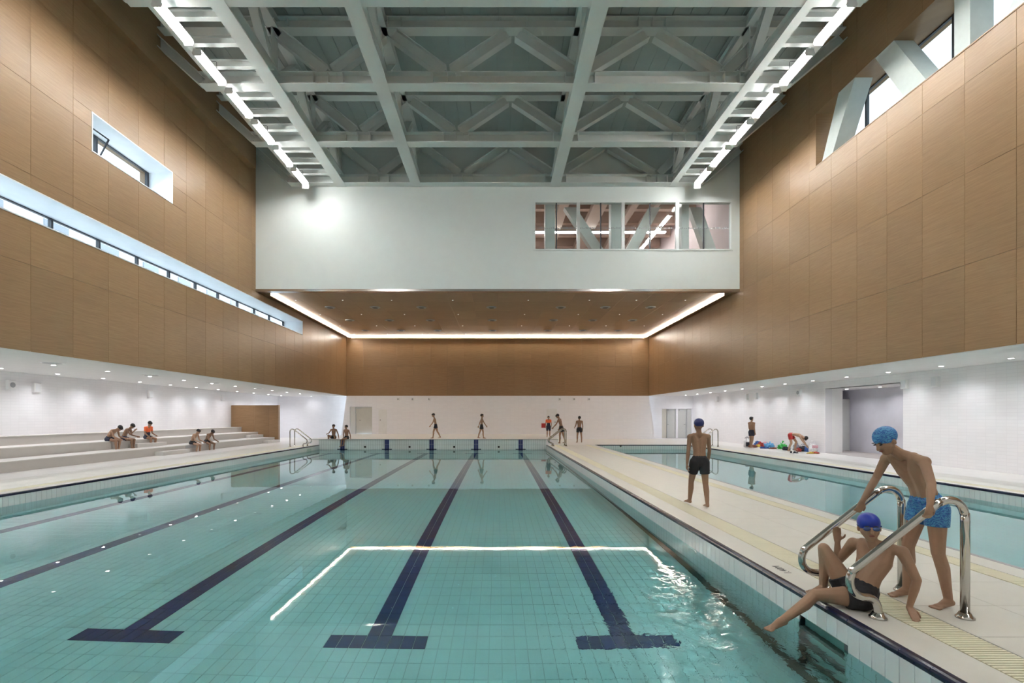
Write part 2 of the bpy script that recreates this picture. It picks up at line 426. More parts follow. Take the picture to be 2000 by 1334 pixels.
# central part with splayed ends, door niche cut out
def quad_wall(poly): return MB().prism(poly, 'y', yl, yl + .30)
DX0, DX1, DZ1 = -10.62, -9.02, 2.30
b = MB(); b.prism([(-11.25, -.1), (DX0, -.1), (DX0, WZ), (-WX, WZ)], 'y', yl, yl + .3)
b.prism([(DX0, DZ1), (DX1, DZ1), (DX1, WZ), (DX0, WZ)], 'y', yl, yl + .3)
b.prism([(DX1, -.1), (11.35, -.1), (WX, WZ), (DX1, WZ)], 'y', yl, yl + .3)
b.build('wall_face', 'white_tile_y', lowb)
MB().prism([(-11.22, -.1), (11.32, -.1), (WX - .05, WZ + .02), (-WX + .05, WZ + .02)], 'y', YB + .32, YB + .36).build('wall_core', 'white_plaster', lowb)

# ------------------------------------------------------------------ lower white walls, soffits
t = .3
b = MB(); b.box(LXW - t, LXW, YN, 38.2, -.1, WZ + .3)
b.build('wall_left_lower', 'white_tile_x', None, kind='structure', label='glossy white tiled wall behind the bleachers')
MB().box(LXW, -WX - .2, 37.9, 38.2, -.1, WZ + .3).build('wall_left_end', 'white_tile_y', None, kind='structure', label='white wall closing the bleacher bay at the far end')
RY0, RY1, RZ = 17.7, 21.9, 2.80
b = MB()
for a0, a1, b0, b1 in cut((YN, 37.0, -.1, WZ + .3), [(RY0, RY1, -.2, RZ)]): b.box(RXW, RXW + t, a0, a1, b0, b1)
b.build('wall_right_lower', 'white_tile_x', None, kind='structure', label='glossy white tiled wall along the training pool')
rc = empty('wall_recess', kind='structure', label='grey recess in the white right wall')
MB().box(16.3, 16.5, RY0 - .3, 24.2, -.05, 3.1).build('wall_face', 'recess_grey', rc)
MB().box(RXW + t, 15.05, RY1, RY1 + .25, -.05, RZ).build('pier', 'white_plaster', rc)
MB().box(RXW + t, 16.5, RY0 - .3, RY0 - .02, -.05, 3.1).build('wall_face', 'recess_grey', rc)
MB().box(RXW + t, 16.5, 24.0, 24.2, -.05, 3.1).build('wall_face', 'recess_grey', rc)
MB().box(RXW + t, RXW + t + .05, RY1 + .2, 24.2, -.05, 3.1).build('wall_face', 'recess_grey', rc)
MB().box(RXW + .02, 16.5, RY0 - .3, 24.2, RZ, RZ + .2).build('recess_ceiling', 'white_plaster', rc)
MB().box(RXW, 16.5, RY0 - .3, 24.2, -.06, .004).build('recess_floor', 'recess_floor', rc)
MB().box(15.10, 16.28, 23.2, 23.25, .01, 2.4).build('door_leaf', 'door_grey', rc)
MB().box(15.3, 15.33, 23.12, 23.2, 1.0, 1.14).build('door_handle', 'black_plastic', rc)
YR = 36.7
b = MB()
for a0, a1, b0, b1 in cut((WX - .1, RXW + t, -.1, WZ + .3), [(12.02, 13.05, .02, 2.16), (13.18, 14.18, .02, 2.16)]): b.box(a0, a1, YR, YR + .3, b0, b1)
b.build('wall_right_end', 'white_tile_y', None, kind='structure', label='white wall with two doors at the far right')
MB().box(LXW, -WX - 1.05, YN, 38.2, WZ + .02, WZ + .3).build('ceiling_left', 'soffit', None, kind='structure', label='low white soffit over the bleachers')
MB().box(WX + 1.05, RXW + t, YN, 37.0, WZ + .02, WZ + .3).build('ceiling_right', 'soffit', None, kind='structure', label='low white soffit beside the training pool')
MB().box(-WX - 1.1, -WX - .004, YN, 38.2, WZ - .012, WZ + .021).build('trim_1', 'soffit', None, kind='structure', label='white soffit edge under the left wood wall')
MB().box(WX + .004, WX + 1.1, YN, 37.0, WZ - .012, WZ + .021).build('trim_2', 'soffit', None, kind='structure', label='white soffit edge under the right wood wall')
MB().box(LXW - t, RXW + t, YN - .3, YN, -.2, ROOF + .4).build('wall_front', 'white_plaster', None, kind='structure', label='wall behind the viewer')

# doors
def door(name, label, x0, x1, z0, z1, y, mat, hx, closer=True):
    d = empty(name, kind='structure', label=label)
    f = MB(); f.box(x0, x0 + .05, y, y + .1, z0, z1); f.box(x1 - .05, x1, y, y + .1, z0, z1); f.box(x0 + .05, x1 - .05, y, y + .1, z1 - .05, z1)
    f.build('door_frame', 'alu_frame', d)
    lf = MB().slab(x0 + .055, x1 - .055, y + .03, y + .08, z0 + .01, z1 - .055, .004, 'y-').build('door_leaf', mat, d)
    MB().tube([(hx, y + .02, z0 + 1.0), (hx, y - .03, z0 + 1.0), (hx - .12, y - .03, z0 + 1.0)], .012, 8).build('door_handle', 'black_plastic', lf)
    if closer: MB().box(x0 + .12, x0 + .42, y - .03, y + .03, z1 - .14, z1 - .07).build('door_closer', 'alu_frame', d)
    return d
door('door_1', 'cream door set back in the left end of the back wall', DX0 + .35, DX1, PLAT + .01, DZ1, YB + .20, 'door_paint', DX0 + .75)
door('door_2', 'left of the two grey doors at the far right', 12.40, 13.05, .02, 2.16, YR + .06, 'door_grey', 12.52)
door('door_3', 'right of the two grey doors at the far right', 13.18, 13.85, .02, 2.16, YR + .06, 'door_grey', 13.75)
d = empty('door_4', kind='structure', label='side leaf beside the left grey door')
MB().slab(12.03, 12.37, YR + .08, YR + .13, .03, 2.15, .004, 'y-').build('door_leaf', 'door_paint', d)
d = empty('door_5', kind='structure', label='side leaf beside the right grey door')
MB().slab(13.88, 14.17, YR + .08, YR + .13, .03, 2.15, .004, 'y-').build('door_leaf', 'door_grey', d)
MB().box(WX, RXW + t, YR + .3, YR + .34, -.1, WZ).build('trim_3', 'white_plaster', None, kind='structure', label='backing behind the far right doors')
d = empty('door_6', kind='structure', label='flush white service door in the back wall')
MB().slab(-8.55, -7.95, yl - .012, yl + .01, PLAT + .02, 2.1, .004, 'y-').build('door_leaf', 'white_plastic', d)
MB().ell((-8.42, yl - .02, 1.35), .035, .03, .035).build('door_knob', 'black_plastic', d)
d = empty('door_7', kind='structure', label='flush white service door behind the right hand ladder')
MB().slab(3.5, 4.25, yl - .012, yl + .01, PLAT + .02, 2.15, .004, 'y-').build('door_leaf', 'white_plastic', d)
MB().ell((4.12, yl - .02, 1.2), .035, .03, .035).build('door_knob', 'black_plastic', d)

# ------------------------------------------------------------------ hanging box: front face, wood underside, edge trim
fw = empty('wall_upper', kind='structure', label='pale grey painted face of the hanging upper storey')
GW = (1.66, 10.49, 9.08, 11.20)
b = MB()
for a0, a1, b0, b1 in cut((-WX, WX, BOXZ, ROOF + .3), [GW]): b.box(a0, a1, BOXY, BOXY + .25, b0, b1)
b.build('wall_face', 'grey_paint', fw)
MB().box(-WX, WX, BOXY - .02, BOXY + .3, BOXZ - .10, BOXZ).build('edge_trim', 'steel', fw)
ce = empty('ceiling_wood', kind='structure', label='flat wood ceiling under the hanging upper storey')
MB().box(-WX, WX, BOXY + .3, YB, BOXZ + .02, BOXZ + .3).build('ceiling_core', 'wood_joint', ce)
n = 18; m_ = 6
for i in range(n):
    for j in range(m_):
        a0 = -WX + 2 * WX * i / n; a1 = -WX + 2 * WX * (i + 1) / n
        c0 = BOXY + .31 + (YB - BOXY - .31) * j / m_; c1 = BOXY + .31 + (YB - BOXY - .31) * (j + 1) / m_
        MB().slab(a0 + .003, a1 - .003, c0 + .003, c1 - .003, BOXZ, BOXZ + .03, .002, 'z-').build('ceiling_panel', 'wood_ceiling', ce)
# LED strips set in an aluminium channel
def strip(label, x0, x1, y0, y1):
    o = empty('light_strip', ((x0 + x1) / 2, (y0 + y1) / 2, BOXZ), label=label, cat='light strip', group='linear lights round the wood ceiling')
    inv = Vector(o.location)
    def bx(a0, a1, b0, b1, c0, c1): return MB().box(a0 - inv.x, a1 - inv.x, b0 - inv.y, b1 - inv.y, c0 - inv.z, c1 - inv.z)
    bx(x0 - .02, x1 + .02, y0 - .02, y1 + .02, BOXZ - .012, BOXZ - .001).build('channel', 'alu_frame', o)
    lip = (x0 - .03, x0 - .02, y0, y1) if x1 < 0 else (x1 + .02, x1 + .03, y0, y1)
    if x1 - x0 > 1: lip = (x0, x1, y1 + .02, y1 + .03)
    bx(*lip, BOXZ - .13, BOXZ - .001).build('lip', 'wood_ceiling', o)  # lip added on the wall side to cut the strip's light on the wall
    long_x = (x1 - x0) > (y1 - y0); L_ = (x1 - x0) if long_x else (y1 - y0); k = max(1, round(L_ / 1.75))
    for i in range(k):
        if long_x: bx(x0 + L_ * i / k + .008, x0 + L_ * (i + 1) / k - .008, y0, y1, BOXZ - .045, BOXZ - .013).build('diffuser', 'led_light', o)
        else: bx(x0, x1, y0 + L_ * i / k + .008, y0 + L_ * (i + 1) / k - .008, BOXZ - .045, BOXZ - .013).build('diffuser', 'led_light', o)
strip('linear light along the left edge of the wood ceiling', -10.48, -10.445, 23.2, 35.68)
strip('linear light along the right edge of the wood ceiling', 10.425, 10.46, 23.2, 35.68)
strip('linear light along the back edge of the wood ceiling', -10.48, 10.46, 35.72, 35.755)
# ceiling vents, three rows of seven
VXs = [-8.75, -6.4, -3.98, -.32, 3.3, 5.62, 7.98]
ROWN = ['front', 'middle', 'back']
for j, y in enumerate((26.2, 29.7, 33.2)):
    for i, x in enumerate(VXs):
        o = empty('ceiling_vent', (x, y, BOXZ), label='round dark vent in the wood ceiling, %s row, %s from the left' % (ROWN[j], ORD[i]), cat='vent', group='round vents in the wood ceiling')
        MB().tube([(0, 0, -.035), (0, 0, -.002)], [.24, .27], 20).build('rim', 'grey_plate', o)
        MB().tube([(0, 0, -.043), (0, 0, -.036)], [.15, .15], 16).build('opening', 'black_plastic', o)
for j, y in enumerate((24.6, 28.0, 31.5, 34.6)):
    for i, x in enumerate((-9.9, -7.6, -5.2, -2.2, 1.5, 4.5, 6.8, 9.2)):
        o = empty('spot_light', (x, y, BOXZ), label='tiny recessed spot in the wood ceiling, %s row from the front, %s from the left' % (ORD[j], ORD[i]), cat='spotlight', group='tiny spots in the wood ceiling')
        MB().tube([(0, 0, -.012), (0, 0, -.002)], .05, 10).build('rim', 'alu_frame', o)
        MB().tube([(0, 0, -.018), (0, 0, -.0125)], .025, 10).build('lens', 'spot_lens', o)

# ------------------------------------------------------------------ upper room behind the interior window
wn = empty('window_4', kind='structure', label='interior window in the grey upper wall looking into a lit room')
x0, x1, z0, z1 = GW; yf = BOXY - .03
f = MB(); fwd = .08
f.box(x0 - .06, x1 + .06, yf, BOXY + .1, z1 - .02, z1 + .07); f.box(x0 - .06, x1 + .06, yf, BOXY + .1, z0 - .05, z0 + .02)
f.box(x0 - .06, x0 + .03, yf, BOXY + .1, z0 + .02, z1 - .02); f.box(x1 - .03, x1 + .06, yf, BOXY + .1, z0 + .02, z1 - .02)
f.build('window_frame', 'grey_paint', wn)
ml = [3.62, 5.62, 8.05]; th = [2.64, 4.63, 6.84, 9.25]
for x in ml: MB().box(x - .07, x + .07, yf, BOXY + .1, z0 + .02, z1 - .02).build('mullion', 'alu_frame', wn)
for x in th: MB().box(x - .022, x + .022, BOXY + .02, BOXY + .1, z0 + .02, z1 - .02).build('mullion', 'dark_frame', wn)
ed = sorted([x0 + .03] + ml + th + [x1 - .03])
for i in range(len(ed) - 1): MB().box(ed[i] + .02, ed[i + 1] - .02, BOXY + .055, BOXY + .063, z0 + .02, z1 - .02).build('pane', 'glass', wn)
# a line of small manifestation marks on the glass
b = MB()
x = x0 + .15
while x < x1 - .15:
    wd = random.uniform(.03, .07); b.box(x, x + wd, BOXY + .049, BOXY + .053, 10.02, 10.02 + random.choice((.05, .07, .09))); x += wd + random.uniform(.02, .05)
b.build('glass_lettering', 'grey_plate', wn, kind='stuff')
gy = empty('wall_gym', kind='structure', label='shell of the lit room behind the interior window')
MB().box(-WX, WX, BOXY + .25, YB + .3, BOXZ + .3, BOXZ + .42).build('room_floor', 'gym_duct', gy)
MB().box(-WX, WX, YB + .02, YB + .3, BOXZ + .3, ROOF + .3).build('room_wall', 'gym_wall', gy)
MB().box(-WX, WX, BOXY + .3, YB, 13.55, ROOF + .35).build('room_ceiling', 'gym_ceiling', gy)
MB().box(-WX - .3, -WX + .02, BOXY + .26, YB, BOXZ + .3, ROOF).build('room_wall', 'gym_wall', gy)
MB().box(WX - .06, WX + .02, BOXY + .26, YB, BOXZ + .3, ROOF).build('room_wall', 'gym_wall', gy)
for i, y in enumerate((25.3, 27.2, 29.2, 31.2, 33.2, 35.0)):
    MB().box(-WX, WX - .1, y, y + .35, 12.85, 13.54).build('ceiling_beam', 'gym_ceiling', gy)
for i, (x, wd, z) in enumerate(((3.2, .5, 12.56), (5.0, .7, 12.58), (7.0, .35, 12.6), (8.2, .22, 12.56))):
    MB().box(x, x + wd, 25.0, 35.5, z, z + .35).build('duct', 'gym_duct', gy)
for k, (xa, xb, lb) in enumerate(((2.2, 2.65, 'upright pale column behind the leftmost window panes'), (5.25, 5.8, 'upright pale column behind the middle of the interior window'), (8.5, 8.85, 'slim upright pale column behind the right panes of the interior window'))):
    MB().slab(xa, xb, BOXY + .7, BOXY + 1.2, BOXZ + .42, 13.55, .01, 'y-').build('steel_column', 'steel_paint', None, label=lb, cat='column', group='columns behind the interior window')
def brace(xb, xt, lb, wd=.55):
    b = MB(); za, zb = BOXZ + .42, 13.4
    sl = (xt - xb) / (11.2 - 9.08); f_ = lambda z: xb + sl * (z - 9.08)
    b.prism([(f_(9.0), 9.0), (f_(9.0) + wd, 9.0), (f_(11.5) + wd, 11.5), (f_(11.5), 11.5)], 'y', BOXY + 1.25, BOXY + 1.65)
    b.build('steel_brace', 'steel_paint', None, label=lb, cat='brace', group='braces behind the interior window')
brace(4.75, 3.35, 'pale brace slanting down to the right behind the second window bay')
brace(5.85, 7.0, 'pale brace slanting down to the left behind the third window bay')
brace(9.95, 9.2, 'pale brace slanting down at the right end of the interior window')
def gymlamp(p0, p1, lb):
    o = empty('linear_lamp', ((p0[0] + p1[0]) / 2, (p0[1] + p1[1]) / 2, (p0[2] + p1[2]) / 2), label=lb, cat='lamp', group='linear lamps in the upper room')
    c = Vector(o.location); p0 = Vector(p0) - c; p1 = Vector(p1) - c; d_ = (p1 - p0).normalized(); s_ = d_.cross(Vector((0, 0, 1)))
    MB().obox((0, 0, .05), d_, s_, (0, 0, 1), (p1 - p0).length / 2, .12, .03).build('housing', 'lamp_tray', o)
    for q in (-.07, .07): MB().tube([p0 + s_ * q, p1 + s_ * q], .02, 8).build('tube', 'gym_light', o)
gymlamp((-6, 29.6, 12.45), (9.9, 29.6, 12.45), 'long horizontal lamp crossing the room behind the interior window')
for k in range(4): gymlamp((9.4, 25.6 + 2.1 * k, 12.55), (9.4, 26.75 + 2.1 * k, 12.55), 'lamp of the receding row seen through the interior window, %s from the glass' % ORD[k])

# ------------------------------------------------------------------ roof
rf_ = empty('ceiling', kind='structure', label='grey boarded roof deck above the steel trusses')
MB().box(-WX - 1.2, WX + 1.2, YN, BOXY + .3, ROOF + .04, ROOF + .4).build('ceiling_core', 'roof_board', rf_)
n = 40
for i in range(n):
    a0 = -WX + 2 * WX * i / n; a1 = a0 + 2 * WX / n
    MB().slab(a0 + .008, a1 - .008, 8.0, BOXY, ROOF, ROOF + .04, .004, 'z-').build('roof_plank', 'roof_board', rf_)

# ------------------------------------------------------------------ steel trusses
TY = [22.28 - 3.283 * k for k in range(5)]
BZ, TZ = 11.89, 13.64
BOTN = [-5.26, -1.56, 2.565, 7.04]; TOPN = [-6.95, -3.42, .48, 4.80, 8.45]
CH = .38
WHICH = ['against the grey wall', 'second from the grey wall', 'third from the grey wall', 'at the top edge of the picture', 'just above the picture']
def truss(k, y):
    o = empty('roof_truss', (0, y, BZ), label='grey steel roof truss spanning the hall, %s' % WHICH[k], cat='truss', group='steel roof trusses across the hall')
    zb = 0; zt = TZ - BZ
    MB().ibeam((-9.24, 0, CH / 2), (9.13, 0, CH / 2), CH, .40).build('bottom_chord', 'steel_paint', o)
    MB().ibeam((-WX + .05, 0, zt + .18), (WX - .05, 0, zt + .18), .36, .36).build('top_chord', 'steel_paint', o)
    MB().ibeam((-9.24, 0, .18), (-WX + .1, 0, 1.55), .28, .36, up=(0, 0, 1)).build('end_brace', 'steel_paint', o)
    MB().ibeam((9.13, 0, .18), (WX - .1, 0, 1.55), .28, .36, up=(0, 0, 1)).build('end_brace', 'steel_paint', o)
    pts = []
    for i in range(4): pts += [(TOPN[i], zt), (BOTN[i], CH)]
    pts += [(TOPN[4], zt)]
    for i in range(len(pts) - 1):
        (xa, za), (xb, zb_) = pts[i], pts[i + 1]
        d_ = Vector((xb - xa, 0, zb_ - za)).normalized()
        a = Vector((xa, 0, za)) + d_ * .18; b_ = Vector((xb, 0, zb_)) - d_ * .18
        MB().ibeam(a, b_, .36, .27, tf=.02).build('diagonal', 'steel_paint', o)
    for x in BOTN:
        for q in (-.46, 0, .46): MB().obox((x + q, 0, CH / 2), (1, 0, 0), (0, 1, 0), (0, 0, 1), .012, .19, CH / 2 - .026).build('stiffener', 'steel_paint', o)
    for x in TOPN[:4]:
        for q in (-.42, 0, .42): MB().obox((x + q, 0, zt + .18), (1, 0, 0), (0, 1, 0), (0, 0, 1), .012, .17, .15).build('stiffener', 'steel_paint', o)
for k, y in enumerate(TY): truss(k, y)
LG = [(-6.99, .44), (-3.63, .44), (2.565, .44), (7.79, .27)]
for k, (x, wd) in enumerate(LG):
    o = empty('roof_girder', (x, 14, BZ), label='grey girder running the length of the hall, %s from the left' % ORD[k], cat='girder', group='long girders crossing the trusses')
    ya, yb_ = 8.2 - 14, 22.6 - 14
    MB().ibeam((0, ya, CH / 2 - .012), (0, BOXY - 14 - .02, CH / 2 - .012), CH, wd).build('bottom_chord', 'steel_paint', o)
    MB().ibeam((0, ya, TZ - BZ + .17), (0, BOXY - 14 - .02, TZ - BZ + .17), .34, wd * .8).build('top_chord', 'steel_paint', o)
    for j in range(len(TY) - 1):
        y1_, y0_ = TY[j] - 14, TY[j + 1] - 14
        ym = (y0_ + y1_) / 2
        MB().ibeam((0, y1_ - .25, CH + .02), (0, ym, TZ - BZ), .24, .26).build('diagonal', 'steel_paint', o)
        MB().ibeam((0, ym, TZ - BZ), (0, y0_ + .25, CH + .02), .24, .26).build('diagonal', 'steel_paint', o)
        MB().obox((0, y1_, (TZ - BZ + CH) / 2), (1, 0, 0), (0, 1, 0), (0, 0, 1), .012, .22, (TZ - BZ - CH) / 2).build('gusset', 'steel_paint', o)
for k, (x, side) in enumerate(((-8.82, 'left'), (9.05, 'right'))):
    MB().ibeam((x, -3.5, BZ + .24), (x, BOXY - .02, BZ + .24), .24, .16).build('lamp_beam', 'steel_paint', None, label='slim beam beside the %s row of tube lamps' % side, cat='beam', group='slim beams over the lamp rows')
cnt = [0, 0]
for j in range(len(TY) - 1):
    for q in (.22, .5, .78):
        y = TY[j] - 3.283 * q
        for s_, (xa, xb) in enumerate(((-8.74, -7.2), (7.93, 8.97))):
            MB().ibeam((xa, y, BZ + .22), (xb, y, BZ + .22), .22, .15).build('cross_member', 'steel_paint', None,
                label='short steel cross member on the %s side, %s from the grey wall' % (('left', 'right')[s_], ORD[cnt[s_]]), cat='beam', group='short cross members beside the lamp rows')
            cnt[s_] += 1

# ------------------------------------------------------------------ tube lamps, two rows
lampme = {}
def lampmesh():
    for sg in (-1, 1):      # the side towards the wall is shielded, the side towards the hall is open
        tray = MB(); tray.prism([(sg * .14, -.07), (sg * .13, -.073), (sg * .10, .02), (-sg * .10, .02), (-sg * .12, .006), (-sg * .13, .012), (-sg * .10, .05), (sg * .10, .05)], 'y', -.63, .63)
        lampme['reflector', sg] = (tray.mesh('reflector', 'lamp_tray'), [(0, 0, 0)])
    lampme['tube'] = (MB().tube([(0, -.61, -.026), (0, .61, -.026)], .022, 12).mesh('tube', 'tube_light'), [(-.055, 0, 0), (.055, 0, 0)])
    lampme['top_slot'] = (MB().box(-.03, .03, -.6, .6, .0505, .056).mesh('top_slot', 'uplight_fill'), [(0, 0, 0)])  # added glowing strip that throws light up at the roof and trusses
    lampme['end_cap'] = (MB().prism([(-.14, -.08), (-.11, -.14), (.11, -.14), (.14, -.08), (.10, .05), (-.10, .05)], 'y', -.012, .012).mesh('end_cap', 'lamp_tray'), [(0, -.642, 0), (0, .642, 0)])
    for sg in (-1, 1):
        lampme['hanger', sg] = (MB().tube([(0, 0, .05), (0, 0, .36), (sg * .03, 0, .385), (sg * .46, 0, .39)], .008, 6).mesh('hanger', 'dark_frame'), [(0, -.28, 0), (0, .33, 0)])
lampmesh()
shield = MB().prism([(-.14, -.10), (-.13, -.25), (.13, -.25), (.14, -.10), (.10, .05), (-.10, .05)], 'y', -.012, .012).mesh('end_cap', 'lamp_tray')  # deeper plate added to keep the first lamp's glare off the grey wall
for s_, x in enumerate((-8.34, 8.66)):
    for k in range(15):
        y = 21.14 - 1.645 * k
        lb = 'twin-tube lamp in the %s row under the roof, %s from the grey wall' % (('left', 'right')[s_], ORD[k])
        o = empty('tube_lamp', (x, y, BZ - .15), label=lb, cat='lamp', group='twin-tube lamps in two rows')
        for nm, (me, locs) in lampme.items():
            if isinstance(nm, tuple):
                if nm[1] != (-1, 1)[s_]: continue
                nm = nm[0]
            for l_ in locs: put(shield if nm == 'end_cap' and k == 0 and l_[1] > 0 else me, nm, o, loc=l_)

# ------------------------------------------------------------------ downlights in the side soffits
def downlight(x, y, z, label, aim=None, power=SPOT):
    o = empty('downlight', (x, y, z), label=label, cat='downlight', group='recessed downlights in the white soffits')
    MB().tube([(0, 0, -.012), (0, 0, -.001)], .075, 14).build('rim', 'white_plastic', o)
    MB().tube([(0, 0, -.016), (0, 0, -.0125)], .055, 14).build('lens', 'downlight_lens', o)
    ld = bpy.data.lights.new('downlight_beam', 'SPOT'); ld.energy = power; ld.spot_size = R(150); ld.spot_blend = 1.0; ld.shadow_soft_size = .07; ld.color = (.96, .955, 1)
    lo = bpy.data.objects.new('downlight_beam', ld); col.objects.link(lo); lo.parent = o; lo.location = (0, 0, -.03)
SZ = WZ + .02
for k in range(14):
    y = 36.3 - 2.05 * k
    downlight(-15.65, y, SZ, 'downlight along the left white wall, %s from the far end' % ORD[k], power=SPOT * 3.0)
    if k: downlight(-13.1, y - 1.0, SZ, 'downlight over the deck edge of the bleachers, %s from the far end' % ORD[k], power=SPOT * 1.2)
for k in range(13):
    y = 35.6 - 2.05 * k
    downlight(13.35, y, SZ, 'downlight along the right white wall, %s from the far end' % ORD[k], power=SPOT * 2.8)
downlight(15.3, 22.0, RZ, 'far one of two downlights in the right recess', power=SPOT * 2.0)
downlight(15.55, 20.4, RZ, 'near one of two downlights in the right recess', power=SPOT * 2.0)
downlight(-13.9, 37.4, SZ, 'downlight close to the far end wall of the bleacher bay', power=SPOT * .7)
for k, (x, y) in enumerate(((-12.6, 14.2), (-12.7, 18.4), (-12.8, 22.6), (-12.8, 26.8))):
    o = empty('soffit_speaker', (x, y, SZ), label='flush round ceiling speaker in the left soffit, %s from the camera' % ORD[k], cat='speaker', group='ceiling speakers in the left soffit')
    MB().tube([(0, 0, -.02), (0, 0, -.001)], [.26, .30], 22).build('rim', 'white_plastic', o)
    MB().tube([(0, 0, -.026), (0, 0, -.021)], [.22, .22], 22).build('grille', 'grey_plate', o)

# ------------------------------------------------------------------ floor: decks
fl = empty('floor', kind='structure', label='pale tiled pool deck')
TOPD = -.012
def deckbase(nm, x0, x1, y0, y1, z=TOPD, mat='deck_base', th=.05): MB().box(x0, x1, y0, y1, z - th, z).build(nm, mat, fl)
def tiles(x0, x1, y0, y1, nx, py, mat='deck_tile', z=0):
    ny = max(1, round((y1 - y0) / py)); dx = (x1 - x0) / nx; dy = (y1 - y0) / ny
    me = MB().slab(-dx / 2 + .002, dx / 2 - .002, -dy / 2 + .002, dy / 2 - .002, TOPD, 0, .0015, 'z+').mesh('floor_tile', mat)
    for i in range(nx):
        for j in range(ny): put(me, 'floor_tile', fl, loc=(x0 + dx * (i + .5), y0 + dy * (j + .5), z))
def grate(x0, x1, y0, y1, label):
    o = empty('drain_grate', ((x0 + x1) / 2, (y0 + y1) / 2, 0), label=label, cat='drain grate', group='slatted drain grates along the pool edges')
    hx = (x1 - x0) / 2; hy = (y1 - y0) / 2
    MB().box(-hx, hx, -hy, hy, TOPD, TOPD + .001).build('drain_bed', 'grate_dark', o)
    b = MB(); p = .032; n_ = int(2 * hy / p)
    for i in range(n_):
        yy = -hy + p * (i + .5); b.box(-hx + .006, hx - .006, yy - .0105, yy + .0105, TOPD + .001, .001)
    b.build('slats', 'grate_slat', o, kind='stuff')
    return o
# divider deck between the pools
deckbase('deck_slab', PR + .02, QL, YN, 36.5)
GA = (3.12, 3.44)
MB().slab(PR + .075, GA[0] - .004, YN, Y1, TOPD, 0, .001, 'z+').build('deck_border', 'deck_tile', fl)
grate(GA[0], GA[1], 2.0, Y1, 'cream slatted drain grate beside the main pool on the middle deck')
MB().box(GA[0], GA[1], YN, 2.0, TOPD, 0).build('deck_border', 'grate_slat', fl)
tiles(GA[1] + .01, 4.88, 0, 28.2, 2, .6)
MB().box(GA[1] + .01, 4.88, YN, 0, TOPD, 0).build('deck_border', 'deck_tile', fl)
grate(4.89, 5.13, 2.0, Y1, 'cream slatted drain grate beside the training pool on the middle deck')
MB().slab(5.14, QL - .03, YN, Y1, TOPD, 0, .001, 'z+').build('deck_border', 'deck_tile', fl)
MB().box(QL - .03, QL + .03, YN, Y1, -.06, .002).build('coping_strip', 'grey_plate', fl)
# far deck behind the training pool and the middle deck
deckbase('deck_slab', QL, RXW + t, Y1 + .02, 38.0)
tiles(3.42, RXW - .02, 28.22, YR - .02, 14, .85, 'deck_white')
# right deck
deckbase('deck_slab', QR + .02, RXW + t, YN, Y1 + .02)
MB().slab(QR + .08, 10.9, YN, Y1 + .07, TOPD, 0, .001, 'z+').build('deck_border', 'deck_tile', fl)
grate(10.91, 11.18, 8.0, Y1, 'cream slatted drain grate on the right deck')
tiles(11.19, 12.4, 9.0, 28.2, 2, .6)
tiles(12.41, RXW - .005, 9.0, 28.2, 3, .6, 'deck_white')  # paler band: cooler tint of the soffit downlights put into the tile colour
MB().box(10.91, RXW, YN, 9.0, TOPD, 0).build('deck_border', 'deck_tile', fl)
# left deck
deckbase('deck_slab', LXW, PL - .02, YN, 38.0)
MB().slab(-10.40, PL - .075, YN, Y1 + .02, TOPD, 0, .001, 'z+').build('deck_border', 'deck_tile', fl)
grate(-10.72, -10.41, 8.0, Y1, 'cream slatted drain grate on the left deck')
tiles(-12.35, -10.73, 8.4, 37.8, 3, .6)
tiles(-13.87, -12.36, 8.4, 37.8, 3, .6, 'deck_white')  # same tile, with the soffit light's paler tint put into its colour
MB().box(-13.87, -10.73, YN, 8.4, TOPD, 0).build('deck_border', 'deck_tile', fl)
MB().box(LXW, -13.9, 31.3, 37.9, TOPD, 0).build('deck_border', 'deck_white', fl)
# near end deck behind the camera
deckbase('deck_slab', PL - .02, PR + .02, YN, Y0, 0, 'deck_tile')
deckbase('deck_slab', QL, QR + .02, YN, Y0, 0, 'deck_tile')
# raised platform at the far end of the main pool
pf = empty('floor_platform', kind='structure', label='raised white platform at the far end of the main pool')
MB().box(-10.6, 3.40, Y1 + .004, YB + .02, -.06, PLAT - .02).build('platform_core', 'white_tile_y', pf)
MB().slab(-10.6, 3.40, Y1 - .02, YB + .02, PLAT - .02, PLAT, .004, 'z+').build('platform_top', 'deck_white', pf)
MB().box(-10.6, 3.40, Y1 - .028, Y1 - .012, PLAT - .028, PLAT - .006).build('platform_edge', 'grey_plate', pf)
# depth marking
fc = bpy.data.curves.new('depth_marking', 'FONT'); fc.body = '1.40M'; fc.size = .105; fc.align_x = 'CENTER'; fc.extrude = .0006
fo = bpy.data.objects.new('depth_marking', fc); col.objects.link(fo); fo.parent = fl; fo.location = (2.97, 5.18, .0022); fo.rotation_euler = (0, 0, R(90)); fc.materials.append(M['black_plastic'])

# ------------------------------------------------------------------ main pool
po = empty('swimming_pool', kind='structure', label='tiled lane pool filling the left and middle of the hall')
FZ = WAT - DEP
NY0, NY1 = 3.95, 4.55          # ladder niche in the right wall
MB().box(PL - .3, PR + .3, Y0 - .3, Y1 + .3, FZ - .2, FZ - .012).build('basin_floor', 'pool_grout', po)
MB().box(PL - .3, PL - .012, Y0 - .3, Y1 + .3, FZ - .2, -.045).build('basin_wall', 'basin_tile', po)
b = MB()
for a0, a1, b0, b1 in cut((Y0 - .3, Y1 + .3, FZ - .2, -.045), [(NY0, NY1, FZ, -.20)]): b.box(PR + .012, PR + .3, a0, a1, b0, b1)
b.build('basin_wall', 'basin_tile', po)
MB().box(PL, PR, Y1, Y1 + .3, FZ - .2, PLAT - .03).build('end_wall', 'end_tile', po)
MB().box(PL, PR, Y0 - .3, Y0, FZ - .2, -.001).build('end_wall', 'end_tile', po)
